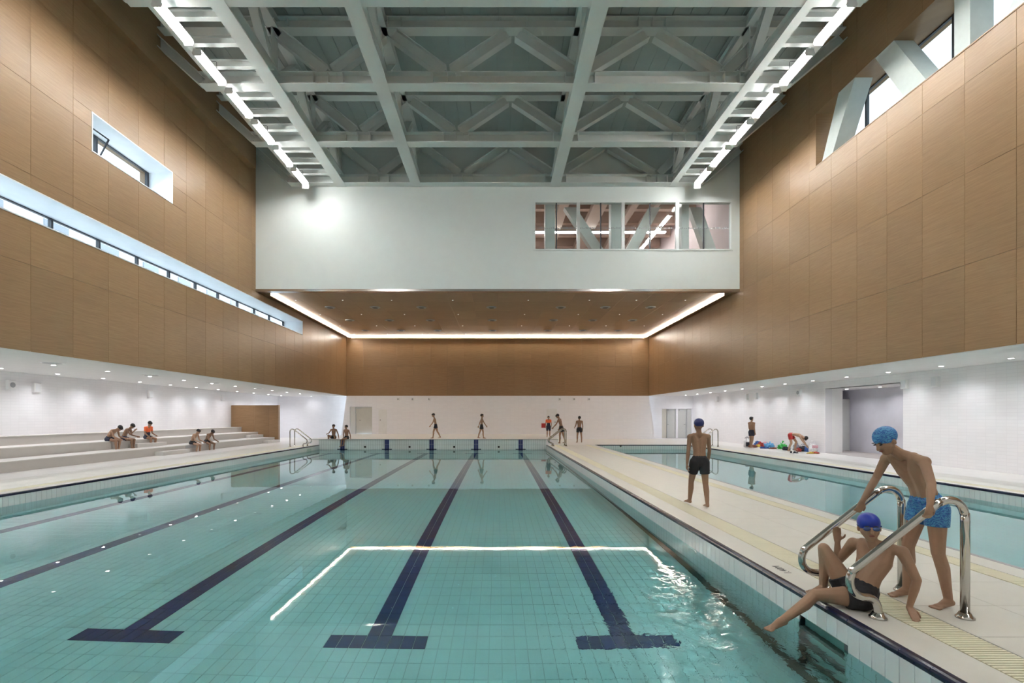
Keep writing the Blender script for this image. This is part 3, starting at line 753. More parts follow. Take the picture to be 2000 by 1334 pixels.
# side grout backing behind the tile course
MB().box(PL - .02, PL - .008, Y0, Y1, -.31, -.045).build('tile_bed', 'side_grout', po)
for a, c in ((Y0, NY0), (NY1, Y1)): MB().box(PR + .008, PR + .02, a, c, -.31, -.045).build('tile_bed', 'side_grout', po)
TP = .125
me_r = MB().slab(0, .012, -TP / 2 + .0022, TP / 2 - .0022, -.305, -.045, .0025, 'x-').mesh('side_tile', 'side_tile')
me_rs = MB().slab(0, .012, -TP / 2 + .0022, TP / 2 - .0022, -.20, -.045, .0025, 'x-').mesh('side_tile', 'side_tile')
me_l = MB().slab(-.012, 0, -TP / 2 + .0022, TP / 2 - .0022, -.305, -.045, .0025, 'x+').mesh('side_tile', 'side_tile')
for i in range(int((Y1 - Y0) / TP)):
    y = Y0 + TP * (i + .5)
    put(me_rs if NY0 < y < NY1 else me_r, 'side_tile', po, loc=(PR, y, 0))
    if y > 9.4: put(me_l, 'side_tile', po, loc=(PL, y, 0))
def coping(side):
    b = MB(); q = side
    prof = [(0, -.044), (-.006 * q, -.038), (-.008 * q, -.010), (0, .004), (.02 * q, .009), (.055 * q, .009), (.072 * q, .002), (.072 * q, -.044)]
    b.prism(prof, 'y', -TP + .003, TP - .003)
    return b.mesh('coping_tile', 'navy_tile')
cr, cl_ = coping(1), coping(-1)
MB().box(PR + .004, PR + .07, Y0, Y1, -.045, .003).build('coping_bed', 'pale_mark', po)
MB().box(PL - .07, PL - .004, Y0, Y1, -.045, .003).build('coping_bed', 'pale_mark', po)
for i in range(int((Y1 - Y0) / (2 * TP))):
    y = Y0 + 2 * TP * (i + .5)
    put(cr, 'coping_tile', po, loc=(PR, y, 0))
    if y > 9.4: put(cl_, 'coping_tile', po, loc=(PL, y, 0))
# niche behind the ladder
ni = MB(); ni.box(PR + .07, PR + .3, NY0 - .02, NY1 + .02, FZ, -.18); ni.box(PR + .01, PR + .3, NY0 - .02, NY0, FZ, -.18); ni.box(PR + .01, PR + .3, NY1, NY1 + .02, FZ, -.18); ni.box(PR + .012, PR + .3, NY0, NY1, -.20, -.18)
ni.build('ladder_niche', 'niche', po)
for z in (-.42, -.72, -1.02): MB().box(PR + .02, PR + .075, NY0, NY1, z - .07, z).build('niche_step', 'gutter_dark', po)  # dark colour stands for the shade inside the step holes
MB().box(PL - .004, PL + .002, 26.35, 26.95, -.24, -.12).build('ladder_niche', 'niche', po)
# pool floor tiles and lane lines
LANES = [1.29 - 2.5 * k for k in range(5)]
LY0, LY1 = 5.15, 26.15
ft = MB().slab(-TP / 2 + .0025, TP / 2 - .0025, -TP + .0025, TP - .0025, -.012, 0, .002, 'z+')
ft_me = ft.mesh('floor_tile', 'pool_tile'); lt_me = ft.mesh('lane_tile', 'lane_tile')
def is_lane(x, y):
    for c in LANES:
        if abs(x - c) < TP and LY0 <= y <= LY1: return True
        if abs(x - c) < .5 and (LY0 - .25 <= y <= LY0 or LY1 <= y <= LY1 + .25): return True
    return False
cells = []
i0 = math.ceil((PL + .07 - 1.29) / TP - .5); i1 = math.floor((PR - .15 - 1.29) / TP - .5)
for i in range(i0, i1 + 1):
    x = 1.29 + TP * (i + .5)
    for j in range(-7, 92):
        y = LY0 + .25 * (j + .5)
        if Y0 + .1 < y < Y1 - .1: cells.append((x, y, is_lane(x, y)))
near = sorted([c for c in cells if not c[2] and 4.35 < c[1] < 8], key=lambda c: math.hypot((c[0] - .2) * .6, c[1] - 4.3))[:260]
near_s = set(near)
lane_near = set(c for c in cells if c[2] and c[1] < 12.5 and c[0] > -4.5)
for c in near: put(ft_me, 'floor_tile', po, loc=(c[0], c[1], FZ))
lanes_e = []
for k, c in enumerate(LANES):
    lanes_e.append(empty('lane_line', (c, LY0, FZ))); lanes_e[-1].parent = po
rest = MB(); lane_rest = [MB() for _ in LANES]
for c in cells:
    k = min(range(5), key=lambda q: abs(c[0] - LANES[q]))
    if c in near_s: continue
    if c in lane_near: put(lt_me, 'lane_tile', lanes_e[k], loc=(c[0] - LANES[k], c[1] - LY0, 0)); continue
    if c[2]: lane_rest[k].add([(v[0] + c[0] - LANES[k], v[1] + c[1] - LY0, v[2]) for v in ft.v], ft.f)
    else: rest.add([(v[0] + c[0], v[1] + c[1], v[2] + FZ) for v in ft.v], ft.f)
rest.build('pool_floor_tiling', 'pool_tile', po, kind='stuff')
for k in range(5): lane_rest[k].build('lane_tiling', 'lane_tile', lanes_e[k], kind='stuff')
MB().box(PR - .075, PR + .01, Y0, Y1, FZ - .01, FZ + .02).build('floor_gutter', 'gutter_dark', po)
MB().box(PL - .01, PL + .05, Y0, Y1, FZ - .01, FZ + .02).build('floor_gutter', 'niche', po)
# end wall: navy target stripes, round jets
for c in LANES:
    e = empty('target_stripe', (c, Y1, 0)); e.parent = po
    for xx in (-1, 1):
        for zz in range(5):
            za = PLAT - .035 - .26 * (zz + 1); MB().slab(min(0, xx * .125) + .003, max(0, xx * .125) - .003, -.008, 0, za + .003, za + .257, .002, 'y-').build('stripe_tile', 'lane_tile', e)
    MB().box(-.28, .28, -.012, 0, WAT - .02, WAT + .03).build('cross_bar', 'navy_tile', e)
for k in range(5):
    x = 1.29 - 2.5 * k - 1.25 + .02
    if x > PL + .3: MB().tube([(x, Y1 - .025, -.11), (x, Y1 + .01, -.11)], [.055, .065], 14).build('wall_jet', 'black_plastic', po)
o = MB().tube([(PR - .015, 6.98, -.38), (PR + .005, 6.98, -.38)], [.10, .11], 18).build('wall_jet', 'alu_frame', po)
# drain on the pool floor
o = empty('floor_drain', (1.2, 4.0, FZ), label='dark slotted drain on the pool floor near the camera', cat='drain')
MB().box(-.16, .16, -.1, .1, 0, .012).build('drain_frame', 'grey_plate', o)
for q in range(7): MB().box(-.14 + .042 * q, -.112 + .042 * q, -.085, .085, .012, .018).build('slot', 'black_plastic', o)
b = MB(); nx, ny = 2, 2
b.add([(PL - .008, Y0, WAT), (PR + .28, Y0, WAT), (PR + .28, Y1, WAT), (PL - .008, Y1, WAT)], [(0, 1, 2, 3)])
b.build('pool_water', 'water', None, kind='stuff', label='clear turquoise water of the main lane pool', cat='water')

# ------------------------------------------------------------------ training pool
tp = empty('training_pool', kind='structure', label='smaller training pool on the right behind the middle deck')
FZ2 = WAT - .68
MB().box(QL - .3, QR + .3, Y0 - .3, Y1 + .3, FZ2 - .2, FZ2).build('basin_floor', 'pool_tile', tp)
MB().box(QL + .03 - .33, QL + .03, Y0 - .3, Y1, FZ2 - .2, -.06).build('basin_wall', 'basin_tile', tp)
MB().box(QR + .012, QR + .3, Y0 - .3, Y1 + .3, FZ2 - .2, -.045).build('basin_wall', 'basin_tile', tp)
MB().box(QL, QR + .1, Y1, Y1 + .3, FZ2 - .2, -.046).build('end_wall', 'end_tile', tp)
MB().box(QL, QR, Y0 - .3, Y0, FZ2 - .2, -.001).build('end_wall', 'end_tile', tp)
MB().box(QR + .008, QR + .02, Y0, Y1, -.31, -.045).build('tile_bed', 'side_grout', tp)
MB().box(QR + .004, QR + .07, Y0, Y1, -.045, .003).build('coping_bed', 'pale_mark', tp)
for i in range(int((Y1 - Y0) / TP)):
    y = Y0 + TP * (i + .5)
    if y > 9.4: put(me_r, 'side_tile', tp, loc=(QR, y, 0))
for i in range(int((Y1 - Y0) / (2 * TP))):
    y = Y0 + 2 * TP * (i + .5)
    if y > 9.4: put(cr, 'coping_tile', tp, loc=(QR, y, 0))
MB().box(QL + .02, QR + .07, Y1 - .006, Y1 + .075, -.045, .006).build('coping_strip', 'navy_tile', tp)
MB().box(QR - .05, QR + .01, Y0, Y1, FZ2 - .01, FZ2 + .03).build('floor_gutter', 'niche', tp)
MB().tube([(6.9, Y1 - .02, -.06), (6.9, Y1 + .01, -.06)], [.05, .06], 12).build('wall_jet', 'black_plastic', tp)
b = MB(); b.add([(QL - .0, Y0, WAT), (QR + .008, Y0, WAT), (QR + .008, Y1, WAT), (QL, Y1, WAT)], [(0, 1, 2, 3)])
b.build('pool_water', 'water', None, kind='stuff', label='still clear water of the training pool on the right', cat='water')

# ------------------------------------------------------------------ bleachers
bl = empty('floor_bleachers', kind='structure', label='three broad stepped seating tiers along the left wall')
SX = [-13.87, -14.90, -15.93]; SH = [.32, .64, .95]
for k in range(3):
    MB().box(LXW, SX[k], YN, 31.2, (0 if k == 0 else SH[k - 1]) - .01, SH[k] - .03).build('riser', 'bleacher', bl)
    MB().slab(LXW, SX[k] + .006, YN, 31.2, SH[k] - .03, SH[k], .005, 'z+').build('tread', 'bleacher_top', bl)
for (ya, yb_) in ((20.3, 22.1), (29.6, 31.2)):
    MB().slab(SX[0] - .005, SX[0] + .33, ya, yb_, -.01, .16, .005, 'z+').build('aisle_step', 'bleacher_top', bl)
    MB().slab(SX[1] - .005, SX[1] + .33, ya, yb_, .32, .48, .005, 'z+').build('aisle_step', 'bleacher_top', bl)
MB().slab(SX[0], SX[0] + .008, 22.3, 23.3, .17, .30, .003, 'x+').build('vent_cover', 'grey_plate', bl)
# wood partition at the end of the bleachers
pt = empty('partition', (-15.1, 31.3, 0), label='low wood-panelled partition at the end of the bleachers', cat='partition')
for a0, a1 in ((-1.5, -.05), (-.05, .87), (.87, 1.36)):
    MB().slab(a0 + .004, a1 - .004, -.06, 0, .0, 2.28, .004, 'y-').build('wood_panel', 'wood_wall', pt)
MB().box(-1.5, 1.40, 0, .12, 0, 2.30).build('partition_core', 'wood_joint', pt)
MB().box(1.36, 1.46, -.07, .14, 0, 2.31).build('edge_post', 'wood_wall', pt)

# ------------------------------------------------------------------ handrails
RAILP = [(.985, 0), (.985, .07), (.965, .128), (.925, .158), (.87, .166), (.82, .185), (.775, .235), (.765, .30), (.785, .362), (.83, .408),
         (1.42, .872), (1.47, .905), (1.53, .925), (1.59, .918), (1.64, .88), (1.665, .82), (1.67, .76), (1.67, 0)]
def smooth(p, k=4):
    out = []
    for i in range(len(p) - 1):
        p0, p1, p2, p3 = p[max(i - 1, 0)], p[i], p[i + 1], p[min(i + 2, len(p) - 1)]
        if (Vector(p2) - Vector(p1)).length > .3: out.append(p1); continue
        for j in range(k):
            t_ = j / k
            out.append(tuple(.5 * (2 * b_ + (c - a) * t_ + (2 * a - 5 * b_ + 4 * c - d_) * t_ ** 2 + (3 * b_ - a - 3 * c + d_) * t_ ** 3) for a, b_, c, d_ in zip(p0, p1, p2, p3)))
    return out + [p[-1]]
rp_ = smooth(RAILP)
rail_me = MB().tube([(x - .72, 0, z) for x, z in rp_], .0305, 16).mesh('rail', 'steel')
fl_b = MB(); fl_b.tube([(0, 0, 0), (0, 0, .012), (0, 0, .022), (0, 0, .045)], [.062, .062, .05, .037], 20)
fl_me = fl_b.mesh('base_flange', 'steel')
def handrail(x, y, mirror, label, group):
    """x: pool edge; the rail leans out over it"""
    o = empty('handrail', (x, y, 0), label=label, cat='handrail', group=group)
    if mirror: o.rotation_euler = (0, 0, math.pi)
    put(rail_me, 'rail', o); put(fl_me, 'base_flange', o, loc=(.985 - .72, 0, 0)); put(fl_me, 'base_flange', o, loc=(1.67 - .72, 0, 0))
    return o
RA, RB = 3.94, 4.56
G1 = 'paired stainless handrails of the near ladder'
handrail(PR, RA, False, 'polished steel handrail nearest the camera, gripped by the leaning boy', G1)
handrail(PR, RB, False, 'polished steel handrail behind the seated boy in the dark blue cap', G1)
G2 = 'paired handrails of the far ladders'
handrail(PL, 26.5, True, 'near rail of the ladder at the far left corner of the pool', G2)
handrail(PL, 27.1, True, 'far rail of the ladder at the far left corner of the pool', G2)
handrail(PR, 26.9, False, 'near rail of the ladder at the far right corner of the main pool', G2)
handrail(PR, 27.5, False, 'far rail of the ladder at the far right corner of the main pool', G2)
handrail(QR, 26.3, False, 'near rail of the ladder at the far corner of the training pool', G2)
handrail(QR, 27.0, False, 'far rail of the ladder at the far corner of the training pool', G2)

# ------------------------------------------------------------------ small wall devices
def camera_box(x, y, z, label):
    o = empty('wall_speaker', (x, y, z), label=label, cat='speaker', group='small devices high on the white walls')
    MB().slab(-.09, .09, -.14, 0, -.10, .10, .015, 'y-').build('housing', 'white_plastic', o)
    MB().tube([(0, -.155, 0), (0, -.139, 0)], .055, 14).build('lens', 'grey_plate', o)
for k, px in enumerate((778, 806, 838, 1093, 1121, 1150)):
    camera_box((px - VX) * YB / F, yl, 2.84, 'small white device under the wood on the back wall, %s from the left' % ORD[k])
def side_box(x, y, z, label, s_, rnd=False):
    o = empty('wall_speaker', (x, y, z), label=label, cat='speaker', group='small devices high on the white walls')
    xs = sorted((0, s_ * .12))
    MB().slab(xs[0], xs[1], -.13, .13, -.17, .17, .02, 'x-' if s_ < 0 else 'x+').build('housing', 'white_plastic', o)
    if rnd: MB().tube([(s_ * .121, 0, 0), (s_ * .135, 0, 0)], .09, 16).build('cone', 'grey_plate', o)
    else: MB().box(*sorted((s_ * .121, s_ * .126)), -.09, .09, -.13, .13).build('grille', 'pale_mark', o)
side_box(LXW, 17.05, 2.66, 'round-faced speaker high on the left white wall near the picture edge', 1, True)
side_box(LXW, 18.0, 2.62, 'plain white box beside the round-faced speaker on the left wall', 1)
side_box(LXW, 23.9, 2.66, 'white box high on the left wall above the seated boys', 1)
side_box(LXW, 30.2, 2.7, 'white box on the left wall above the wood partition', 1)
for k, (px, r_) in enumerate(((1402, 0), (1460, 0), (1478, 0), (1563, 1), (1770, 0), (1830, 0))):
    side_box(RXW, RXW * F / (px - VX), 2.72, 'device high on the right white wall, %s from the far end' % ORD[k], -1, bool(r_))
o = empty('wall_sign', (16.3, 18.95, 1.55), label='small grey sign plate in the right recess', cat='sign')
MB().slab(-.02, 0, -.15, .15, -.09, .09, .003, 'x-').build('plate', 'grey_plate', o)
for k, (a, b_) in enumerate(((-.11, -.05), (-.02, .02), (.05, .11))): MB().box(-.024, -.0205, a, b_, -.04, .045).build('mark', 'pale_mark', o)
o = empty('wall_sign', (3.3, yl, .95), label='small red sign on the back wall behind the far ladder', cat='sign')
MB().slab(-.16, .16, -.02, 0, -.16, .16, .004, 'y-').build('plate', 'suit_red', o)

# ------------------------------------------------------------------ buildings outside the windows
def building(label, x, face, y0, y1, z1, step, win):
    o = empty('building', (x, (y0 + y1) / 2, -6), label=label, cat='building', group='pale buildings outside the windows')
    cy_ = (y0 + y1) / 2; z1 += 6
    MB().box(*sorted((0, -face * 6)), y0 - cy_, y1 - cy_, 0, z1).build('facade', 'facade', o)
    y = y0 + 1.2; k = 0
    wm = MB().slab(*sorted((0, face * .06)), -.7, .7, -.8, .8, .02, 'x+' if face > 0 else 'x-').mesh('window', 'facade_glass')
    sm_ = MB().box(*sorted((0, face * .15)), -.8, .8, -.92, -.82).mesh('window_sill', 'facade_box')
    ac = MB().slab(*sorted((0, face * .35)), -.42, .42, -.3, .3, .03, 'x+' if face > 0 else 'x-').mesh('air_conditioner', 'facade_box')
    while y < y1 - 1:
        for z in win:
            put(wm, 'window', o, loc=(0, y - cy_, z + 6)); put(sm_, 'window_sill', o, loc=(0, y - cy_, z + 6))
            if k % 3 == 1: put(ac, 'air_conditioner', o, loc=(0, y - cy_ + 1.6, z + 5.4))
            k += 1
        y += step
building('pale apartment building seen through the left slit window', -22, 1, 17, 60, 15.2, 3.4, (7.6, 10.4, 13.2))
building('pale building wall seen through the right clerestory', 19, -1, -12, 50, 26, 5.0, (8.4, 24.0))

# ------------------------------------------------------------------ people
def solid(mb, name, mat, parent, vox, sm=4):
    """melt overlapping limbs into one continuous skin"""
    me = mb.mesh(name + '_raw', mat); ob = bpy.data.objects.new(name + '_raw', me); col.objects.link(ob)
    md = ob.modifiers.new('r', 'REMESH'); md.mode = 'VOXEL'; md.voxel_size = vox; md.use_smooth_shade = True
    if sm:
        ms = ob.modifiers.new('s', 'SMOOTH'); ms.factor = .5; ms.iterations = sm
    dg = bpy.context.evaluated_depsgraph_get(); dg.update()
    out = bpy.data.meshes.new_from_object(ob.evaluated_get(dg)); out.name = name
    bpy.data.objects.remove(ob); bpy.data.meshes.remove(me)
    if not out.materials: out.materials.append(M[mat])
    for p in out.polygons: p.use_smooth = True
    return put(out, name, parent)
V = Vector
def lerp(a, b, t_): return a + (b - a) * t_
def pose(h=1.45, lean=0, curl=0, L=(0, 0, 0, 0), Rg=(0, 0, 0, 0), AL=(0, 8, 10), AR=(0, 8, 10), nod=0, turn=0, twist=0):
    """joints in a local frame: +y is forward, +x the right hand side. Legs: flex, abduct, knee, splay. Arms: flex, abduct, elbow."""
    J = {'h': h}
    J['pel'] = V((0, 0, 0)); ln = R(lean); l2 = R(lean + curl)
    d1 = V((0, math.sin(ln), math.cos(ln))); d2 = V((0, math.sin(l2), math.cos(l2)))
    J['wai'] = d1 * .12 * h; J['che'] = J['wai'] + lerp(d1, d2, .6).normalized() * .10 * h; J['nec'] = J['che'] + d2 * .085 * h
    rt = V((math.cos(R(twist)), math.sin(R(twist)), 0))
    for s_, k in ((-1, 'L'), (1, 'R')):
        J['hip' + k] = V((s_ * .052 * h, 0, -.015 * h)); J['sh' + k] = J['nec'] + rt * s_ * .105 * h - d2 * .025 * h
        f, a, kn, sp = [R(q) for q in (L if k == 'L' else Rg)]
        def dr(ff): return V((s_ * (math.sin(a) * abs(math.cos(ff)) + math.sin(sp) * abs(math.sin(ff))), math.sin(ff), -math.cos(ff))).normalized()
        J['kn' + k] = J['hip' + k] + dr(f) * .245 * h; sd = dr(f - kn)
        J['an' + k] = J['kn' + k] + V((s_ * math.sin(a) * .3, sd.y, sd.z)).normalized() * .232 * h
        J['ft' + k] = V((s_ * .15, 1, 0)).normalized()
        f, a, e = [R(q) for q in (AL if k == 'L' else AR)]
        def da(ff): return V((s_ * math.sin(a) * 1.0, math.sin(ff) * math.cos(a), -math.cos(ff) * math.cos(a))).normalized()
        J['el' + k] = J['sh' + k] + da(f) * .168 * h
        fd = V((s_ * math.sin(a) * .4, math.sin(f + e), -math.cos(f + e))).normalized()
        J['wr' + k] = J['el' + k] + fd * .148 * h; J['hd' + k] = fd; J['pn' + k] = V((-s_, 0, 0)) if abs(fd.x) < .9 else V((0, 0, -1))
        J['cu' + k] = 25
    a = R(nod); tn = R(turn)
    up = (d2 * math.cos(a) + V((0, math.cos(l2), -math.sin(l2))) * math.sin(a)).normalized()
    fw_ = V((0, up.z, -up.y)); fw_ = V((math.sin(tn) * fw_.y, math.cos(tn) * fw_.y, fw_.z)).normalized()
    J['hdc'] = J['nec'] + lerp(d2, up, .5).normalized() * .105 * h; J['fw'] = fw_; J['up'] = up
    return J
def place(J, loc, yaw, ref='foot'):
    m_ = Matrix.Rotation(R(yaw), 3, 'Z'); off = V(loc)
    if ref == 'foot': z = min(J['anL'].z, J['anR'].z) - .042 * J['h']
    else: z = J['pel'].z - .062 * J['h']
    out = {}
    for k, v in J.items():
        if not isinstance(v, Vector): out[k] = v; continue
        if k[:2] in ('ft', 'hd', 'pn', 'fw', 'up') and k != 'hdc': out[k] = m_ @ v
        else: out[k] = m_ @ (v - V((0, 0, z))) + off
    return out
def hand(b, J, k, s):
    w_, d_, n_ = J['wr' + k], J['hd' + k].normalized(), J['pn' + k]
    n_ = (n_ - d_ * n_.dot(d_)).normalized(); lt = d_.cross(n_).normalized()
    ts = J.get('th' + k, None)
    ths = ts if ts is not None else 1
    cu = J['cu' + k] if not isinstance(J['cu' + k], (list, tuple)) else J['cu' + k][0]
    for q in (-.022, -.008, .007, .021): b.cone(w_ + lt * q * .6 * s, w_ + d_ * .068 * s + lt * q * s, .0125 * s, .0105 * s, 8)
    for q, l_ in ((-.025, .058), (-.0085, .068), (.0085, .065), (.025, .052)):
        p = w_ + d_ * .070 * s + lt * q * s; a = 0
        for ph, fr_ in ((.45, .0085), (.32, .0075), (.25, .0065)):
            a += R(cu); dd = d_ * math.cos(a) + n_ * math.sin(a); p2 = p + dd * l_ * ph * s
            b.cone(p, p2, fr_ * s, (fr_ - .0008) * s, 8); p = p2
    p = w_ + d_ * .02 * s + lt * .022 * s * ths
    t1 = (d_ * .6 + lt * .75 * ths + n_ * .35).normalized(); p2 = p + t1 * .036 * s; b.cone(p, p2, .012 * s, .0095 * s, 8)
    t2 = (d_ * .85 + lt * .25 * ths + n_ * .5).normalized(); b.cone(p2, p2 + t2 * .03 * s, .0092 * s, .0075 * s, 8)
def foot(b, J, k, s, an, d_):
    d_ = d_.normalized(); up_ = V((0, 0, 1)); up_ = (up_ - d_ * up_.dot(d_)).normalized(); lt = d_.cross(up_)
    sole = an - up_ * .042 * s
    b.cone(an, sole + up_ * .026 * s - d_ * .022 * s, .031 * s, .026 * s)
    for q in (-.016, .014): b.cone(sole + up_ * .024 * s - d_ * .018 * s, sole + d_ * .105 * s + up_ * .016 * s + lt * q * s, .024 * s, .0165 * s)
    b.cone(an + d_ * .015 * s, sole + d_ * .10 * s + up_ * .018 * s, .03 * s, .017 * s)
    for i in range(5):
        q = (-.028 + .0145 * i) * (1 if k == 'R' else -1)
        b.cone(sole + d_ * .10 * s + lt * q * s + up_ * .012 * s, sole + d_ * (.142 - .005 * abs(i - 1)) * s + lt * q * 1.12 * s + up_ * .010 * s, .010 * s, (.0095 if i else .011) * s, 8)
def person(label, J, skin=0, top='hair', trunks='trunks_black', vox=.009, hem=.42, suit=None, loc_name='person', goggles=False, fat=1.0, capmat='cap_blue'):
    h = J['h']; s = h / 1.45
    base = V((J['pel'].x, J['pel'].y, min(J['anL'].z, J['anR'].z) - .042 * s))
    root = empty('person', tuple(base), label=label, cat='person', group='bathers around the pools')
    J = {k: (v - base if isinstance(v, Vector) and not (k[:2] in ('ft', 'hd', 'pn', 'fw', 'up') and k != 'hdc') else v) for k, v in J.items()}
    sx = (J['shR'] - J['shL']).normalized(); hx = (J['hipR'] - J['hipL']).normalized()
    tor = (J['nec'] - J['pel']).normalized(); fr_ = hx.cross(tor) * -1; fr2 = sx.cross(tor) * -1
    b = MB(); A = b.cone; f = fat
    A(J['hipL'], J['hipR'], .070 * s * f, .070 * s * f)
    for q in (-1, 1):
        A(J['pel'] + hx * q * .038 * s, J['wai'] + hx * q * .036 * s, .072 * s * f, .064 * s * f)
        A(J['wai'] + hx * q * .036 * s, J['che'] + sx * q * .050 * s, .064 * s * f, .074 * s)
        k = 'R' if q > 0 else 'L'
        A(J['che'] + sx * q * .050 * s, lerp(J['nec'], J['sh' + k], .55), .074 * s, .044 * s)
        A(J['nec'], J['sh' + k], .036 * s, .040 * s)
        b.ell(J['sh' + k] - tor * .006 * s, .046 * s, .046 * s, .046 * s)
        A(J['sh' + k], J['el' + k], .040 * s * f, .031 * s); A(J['el' + k], lerp(J['el' + k], J['wr' + k], .3), .030 * s, .032 * s)
        A(lerp(J['el' + k], J['wr' + k], .3), J['wr' + k], .032 * s, .0205 * s)
        hand(b, J, k, s)
        kn, an, hp = J['kn' + k], J['an' + k], J['hip' + k]
        A(hp, kn, .074 * s * f, .047 * s); A(lerp(hp, kn, .35), kn, .066 * s * f, .046 * s)
        sh_ = (an - kn).normalized(); bk = (sh_.cross(hx)); bk = bk if bk.dot(J['ft' + k]) < 0 else -bk
        A(kn, lerp(kn, an, .33) + bk * .012 * s, .045 * s, .046 * s); A(lerp(kn, an, .33) + bk * .012 * s, an, .046 * s, .029 * s)
        foot(b, J, k, s, an, J['ft' + k])
    A(J['nec'] - tor * .02 * s, J['hdc'] - J['up'] * .05 * s, .044 * s, .040 * s)
    c, u, fw_ = J['hdc'], J['up'], J['fw']; sd = fw_.cross(u)
    b.ell(c + u * .018 * s - fw_ * .008 * s, .070 * s, .088 * s, .080 * s, sd, fw_, u)
    A(c + fw_ * .030 * s - u * .015 * s, c + fw_ * .045 * s - u * .078 * s, .055 * s, .030 * s)
    for q in (-1, 1):
        A(c + fw_ * .02 * s + sd * q * .028 * s - u * .03 * s, c + fw_ * .038 * s + sd * q * .012 * s - u * .078 * s, .038 * s, .026 * s)
        b.ell(c + sd * q * .072 * s - fw_ * .006 * s - u * .012 * s, .010 * s, .016 * s, .027 * s, sd, fw_, u)
    A(c + fw_ * .080 * s + u * .004 * s, c + fw_ * .097 * s - u * .028 * s, .009 * s, .0125 * s)
    body = solid(b, 'body', 'skin%d' % skin, root, vox)
    # face
    e = MB()
    for q in (-1, 1): e.ell(c + fw_ * .076 * s + sd * q * .029 * s + u * .006 * s, .012 * s, .012 * s, .006 * s, sd, fw_, u); e.ell(c + fw_ * .080 * s + sd * q * .030 * s + u * .024 * s, .018 * s, .008 * s, .0035 * s, sd, fw_, u)
    e.build('eyes', 'eye_dark', body)
    MB().ell(c + fw_ * .079 * s - u * .052 * s, .020 * s, .008 * s, .006 * s, sd, fw_, u).build('mouth', 'lip', body)
    hb = MB()
    if top == 'hair':
        hb.ell(c + u * .030 * s - fw_ * .022 * s, .080 * s, .090 * s, .083 * s, sd, fw_, u, 18, 12)
        hb.ell(c + u * .060 * s + fw_ * .025 * s, .066 * s, .062 * s, .045 * s, sd, fw_, u, 18, 12)
        solid(hb, 'hair', 'hair_black', root, min(vox, .008), 3)
    else:
        hb.ell(c + u * .034 * s - fw_ * .014 * s, .079 * s, .095 * s, .081 * s, sd, fw_, u, 24, 16)
        solid(hb, 'swim_cap', capmat, root, min(vox, .006), 3)
    if goggles:
        g_ = MB()
        for q in (-1, 1): g_.ell(c + fw_ * .084 * s + sd * q * .031 * s + u * .006 * s, .026 * s, .013 * s, .017 * s, sd, fw_, u)
        g_.tube([c + u * .012 * s + (sd * math.cos(a) * .076 + fw_ * math.sin(a) * .088) * s for a in [R(15 - i * 210 / 16) for i in range(17)]], .006 * s, 6)
        g_.build('goggles', 'goggle', root)
    # trunks
    tr_ = MB(); g = (.014 if fat == 1 else .018) * s
    tr_.cone(J['hipL'], J['hipR'], .070 * s * f + g, .070 * s * f + g)
    for q in (-1, 1):
        k = 'R' if q > 0 else 'L'
        tr_.ell(J['pel'] + hx * q * .038 * s, *[.072 * s * f + g] * 3); tr_.tube([J['pel'] + hx * q * .038 * s, lerp(J['pel'], J['wai'], .38) + hx * q * .037 * s], [.072 * s * f + g, .068 * s * f + g], 16)
        tr_.cone(J['hip' + k], J['pel'] + hx * q * .038 * s, .076 * s * f + g, .074 * s * f + g); tr_.cone(J['hip' + k], lerp(J['pel'], J['wai'], .30) + hx * q * .037 * s, .074 * s * f + g, .064 * s * f + g)
        e_ = lerp(J['hip' + k], J['kn' + k], hem); tr_.ell(J['hip' + k], *[.074 * s * f + g] * 3); tr_.tube([J['hip' + k], e_], [.074 * s * f + g, (.074 - .022 * hem) * s * f + g], 16)
    solid(tr_, 'swim_trunks', trunks, root, min(vox, .008), 2)
    if suit:
        tp_ = MB(); g = .008 * s
        for q in (-1, 1):
            k = 'R' if q > 0 else 'L'
            tp_.cone(J['wai'] + hx * q * .036 * s, J['che'] + sx * q * .050 * s, .064 * s + g, .074 * s + g)
            tp_.cone(J['che'] + sx * q * .050 * s, lerp(J['nec'], J['sh' + k], .55), .074 * s + g, .044 * s + g)
            tp_.ell(J['sh' + k], .052 * s, .052 * s, .052 * s); tp_.cone(J['sh' + k], lerp(J['sh' + k], J['el' + k], .55), .044 * s, .042 * s)
        solid(tp_, 'suit_top', suit, root, min(vox, .009), 3)
        wb_ = MB()
        for q in (-1, 1): wb_.cone(lerp(J['pel'], J['wai'], .1) + hx * q * .037 * s, J['wai'] + hx * q * .036 * s + tor * .02, .074 * s + g, .070 * s + g)
        solid(wb_, 'suit_waist', trunks, root, min(vox, .009), 3)
    return root

# boy leaning over the near ladder, both hands on the rails
def rail_pt(t_): return (PR + RAILP[9][0] - .72 + (RAILP[10][0] - RAILP[9][0]) * t_, RAILP[9][1] + (RAILP[10][1] - RAILP[9][1]) * t_)
J = {'h': 1.52}
yb_ = 4.27
J['pel'] = V((3.66, yb_, .84)); J['wai'] = V((3.60, yb_, 1.00)); J['che'] = V((3.53, yb_, 1.13)); J['nec'] = V((3.43, yb_ + .0, 1.27))
J['hipL'] = V((3.665, yb_ - .08, .81)); J['hipR'] = V((3.665, yb_ + .08, .81))
J['shL'] = V((3.50, yb_ - .15, 1.215)); J['shR'] = V((3.43, yb_ + .16, 1.215))
J['knL'] = V((3.66, 4.17, .45)); J['anL'] = V((3.73, 4.15, .055)); J['ftL'] = V((-1, -.12, -.12))
J['knR'] = V((3.60, 4.40, .45)); J['anR'] = V((3.60, 4.42, .055)); J['ftR'] = V((-1, .05, -.12))
xa, za = rail_pt(.86); xb, zb = rail_pt(.70)
